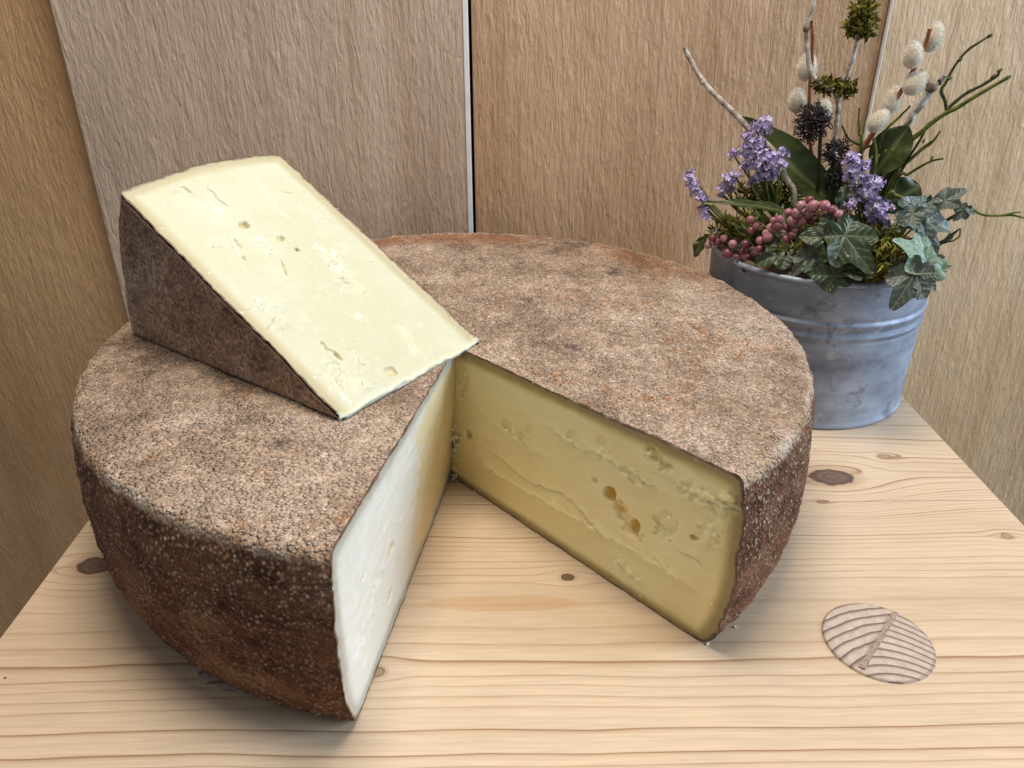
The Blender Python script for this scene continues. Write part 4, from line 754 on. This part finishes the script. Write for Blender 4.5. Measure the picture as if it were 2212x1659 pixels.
berries('bunch of pink berries left of the right lilac spray', [(1310, 545, 50), (1440, 550, 60), (1555, 545, 52), (1400, 490, 42), (1265, 620, 52), (1350, 610, 40), (1390, 645, 45), (1215, 705, 48), (1320, 705, 50), (1410, 700, 45), (1180, 615, 45), (1635, 590, 48), (1690, 635, 50), (1740, 620, 38), (1510, 660, 40), (1290, 790, 36), (1240, 800, 40)], .042, 81, (.0, -.03))
berries('bunch of pink berries in the middle above small ivy leaves', [(1090, 690, 45), (1030, 700, 40), (1075, 760, 55), (1000, 775, 45), (950, 830, 40), (970, 870, 52), (1145, 895, 48), (1215, 860, 50), (1160, 770, 34), (890, 905, 45), (885, 990, 45), (1260, 945, 30), (790, 690, 45), (800, 800, 45), (850, 760, 35)], .046, 82, (-.014, -.03))
berries('dark berry bunch spilling over the left of the pot rim', [(360, 950, 45), (455, 920, 45), (400, 880, 40), (520, 880, 40), (610, 940, 50), (640, 900, 35), (740, 940, 48), (530, 980, 40), (560, 1040, 52), (645, 1075, 45), (740, 1070, 55), (720, 1020, 40), (815, 1000, 40), (830, 1040, 40), (920, 1060, 40), (750, 1125, 35)], .041, 83, (-.03, -.03))

# ---- ivy
def ivy(label, L, base, shoots):
    o = thing('ivy_sprig', label, 'ivy', tuple(soil_pt(*base))); O = np.array(o.location)
    for k, (conv, J, T, off, nrm, ws, mat, curl) in enumerate(L): add('leaf', ivy_mesh('leaf', PX(*conv(*J), off[0]) - O, PX(*conv(*T), off[1]) - O, nrm, ws, curl, k + len(L)), mat, o); mb = MB(); j = PX(*conv(*J), off[0]) - O; tube(mb, np.array([j, j * .6 + PN * .006, [0, 0, .003]]), .0005, .0006, 5); add('leaf_stalk', mb.mesh('leaf_stalk'), M_GRN, o)
    for k, (P_, r0, r1) in enumerate(shoots): stem(M_GRN, P_, r0, r1, o, 'vine', seed=90 + k, sides=7)
ivy('dark ivy leaves with pale veins at the front of the pot', [
    (c4b, (1700, 880), (1275, 850), (.054, .059), fv(-.1, .0), .95, M_IVY, .15), (c4b, (1660, 1275), (1530, 960), (.0615, .060), fv(.1, -.1), 1.0, M_IVY, .12),
    (c4b, (1760, 850), (2050, 1240), (.054, .0615), fv(.2, .0), .85, M_IVY, .1), (c4b, (1170, 1000), (830, 1130), (.052, .060), fv(-.2, .1), .75, M_IVY, .2), (c4b, (1400, 1080), (1190, 1280), (.057, .061), fv(.0, .1), .7, M_IVYB, .15),
    (c4b, (1360, 1180), (1450, 1090), (.062, .0625), fv(.0, .1), .7, M_IVYP, .1), (cA, (20, 1110), (290, 1180), (.060, .062), fv(.0, .3), .6, M_IVY, .1)], (.005, -.045), [])
ivy('grey green ivy leaves trailing over the right side of the pot', [
    (cA, (760, 440), (1250, 600), (.035, .028), fv(.35, .1), .85, M_IVYB, .15), (cA, (740, 420), (520, 640), (.038, .044), fv(-.1, .4), .8, M_IVYB, .15), (cA, (900, 640), (1050, 1010), (.036, .034), fv(.6, .0), .7, M_IVYB, .2),
    (cA, (920, 1010), (490, 700), (.050, .060), fv(.15, .3), .62, M_IVYP, .1), (cA, (900, 1000), (960, 790), (.050, .046), fv(.5, .2), .8, M_IVYP, .1), (cA, (690, 1020), (440, 1100), (.052, .060), fv(-.2, .4), .7, M_IVYB, .1),
    (cA, (760, 1140), (490, 1560), (.060, .069), fv(.1, .0), .80, M_IVYB, .15), (cA, (860, 1130), (1040, 1330), (.056, .058), fv(.5, .0), .75, M_IVYB, .2), (cA, (830, 1220), (820, 1440), (.061, .066), fv(.3, -.2), .55, M_IVYB, .2),
    (cA, (1030, 1110), (1210, 1040), (.046, .044), fv(.2, .4), .5, M_IVYP, .1)], (.024, -.03), [])
ivy('thin trailing ivy vine with small leaves pointing right', [(cA, (1110, 270), (1380, 120), (.026, .024), fv(.1, .2), .85, M_IVYB, .2), (cA, (1350, 375), (1215, 520), (.028, .030), fv(.3, .2), .8, M_IVYB, .2), (cA, (1400, 370), (1480, 440), (.028, .028), fv(.2, .4), .8, M_IVYB, .2), (cA, (1110, 750), (1310, 600), (.03, .028), fv(.8, .0), .28, M_IVY, .2), (cA, (930, 260), (950, 195), (.028, .028), fv(), .7, M_IVY, .1)],
    (.026, -.016), [(pts(cA, [(2060, 475), (1900, 445), (1700, 450), (1560, 435), (1470, 390), (1380, 350), (1250, 300), (1100, 290), (950, 300), (760, 340), (560, 330)], np.linspace(.026, .02, 11)), .0005, .0011), (pts(cA, [(2020, 410), (1900, 420), (1800, 450)], .026), .0004, .0007), (pts(cA, [(1300, 600), (1290, 690), (1200, 755), (1090, 745)], .029), .0004, .0006), (root(pts(cA, [(800, 320), (640, 260), (520, 210), (440, 240)], .02), .02, -.01), .0011, .0012)])

# ---- dried dark flower head, moss at the foot
t_ = NT('dried_black'); M_DRY = t_.out(t_.ramp(t_.noise(300, 3), [(.35, (.010, .008, .011)), (.65, (.055, .046, .058))]), .6, spec=.35)
def dried(label, blobs, off, seed, base):
    o = thing('dried_flower_head', label, 'flower', tuple(soil_pt(*base))); O = np.array(o.location); r2 = np.random.default_rng(seed); mb = MB()
    for x, y, r, n in blobs:
        c = PX(*cB(x, y), off) - O; rad = r * .2108 * PXM
        for k in range(n):
            d = r2.normal(size=3); d /= np.linalg.norm(d); p = c + d * rad * (.4 + .6 * r2.random()); e = r2.normal(size=3); e -= d * np.dot(e, d) * .5; e /= np.linalg.norm(e); f = np.cross(e, d); l = .0024 * (.6 + .8 * r2.random()); s = np.linspace(0, 4.0 * r2.random() + 1.5, 7); tube(mb, p + (e * np.sin(s)[:, None] + d * (1 - np.cos(s))[:, None] * .8 + f * (s * .15)[:, None]) * l * .6, .00042, .00022, 5, 7, raw=True)
    add('petals', mb.mesh('petals'), M_DRY, o, kind='stuff'); c = PX(*cB(blobs[-1][0], blobs[-1][1]), off); stem(M_DGRN, root(np.array([c, c * .5 + np.array(o.location) * .5]), *base), .0010, .0011, o)
dried('blackish curled dried flower head under the left catkins', [(1440, 260, 110, 90), (1370, 330, 130, 90), (1470, 370, 120, 110), (1400, 430, 110, 70), (1520, 330, 80, 50)], .006, 91, (-.004, -.004))
dried('dark wiry dried tangle in the centre of the pot', [(1640, 620, 70, 40), (1740, 590, 70, 36), (1690, 690, 90, 50), (1580, 660, 50, 20), (1660, 830, 90, 40), (1640, 960, 80, 34)], .010, 92, (.002, -.006))
mo = thing('moss', 'yellow green moss tucked between berries and ivy on the soil', 'moss', tuple(soil_pt(0, 0))); O = np.array(mo.location)
for k, (x, y, rx, rz, n, off) in enumerate([(1660, 425, .012, .008, 320, .008), (1695, 432, .009, .007, 240, .010), (1620, 420, .008, .006, 140, .010), (1605, 490, .012, .008, 200, .030), (1905, 530, .012, .010, 300, .042), (1925, 560, .010, .007, 200, .050), (1715, 545, .010, .006, 180, .048), (1560, 505, .008, .006, 120, .03), (1880, 590, .012, .004, 160, .052), (1800, 500, .02, .01, 200, .03)]):
    mb = MB(); moss_blades(mb, PX(x, y, off) - O, (rx, rx * .7, rz), n, .0042, 200 + k, up=.6, wd=.2); add('moss_tuft', mb.mesh('moss_tuft', False), M_MOSS, mo, kind='stuff')
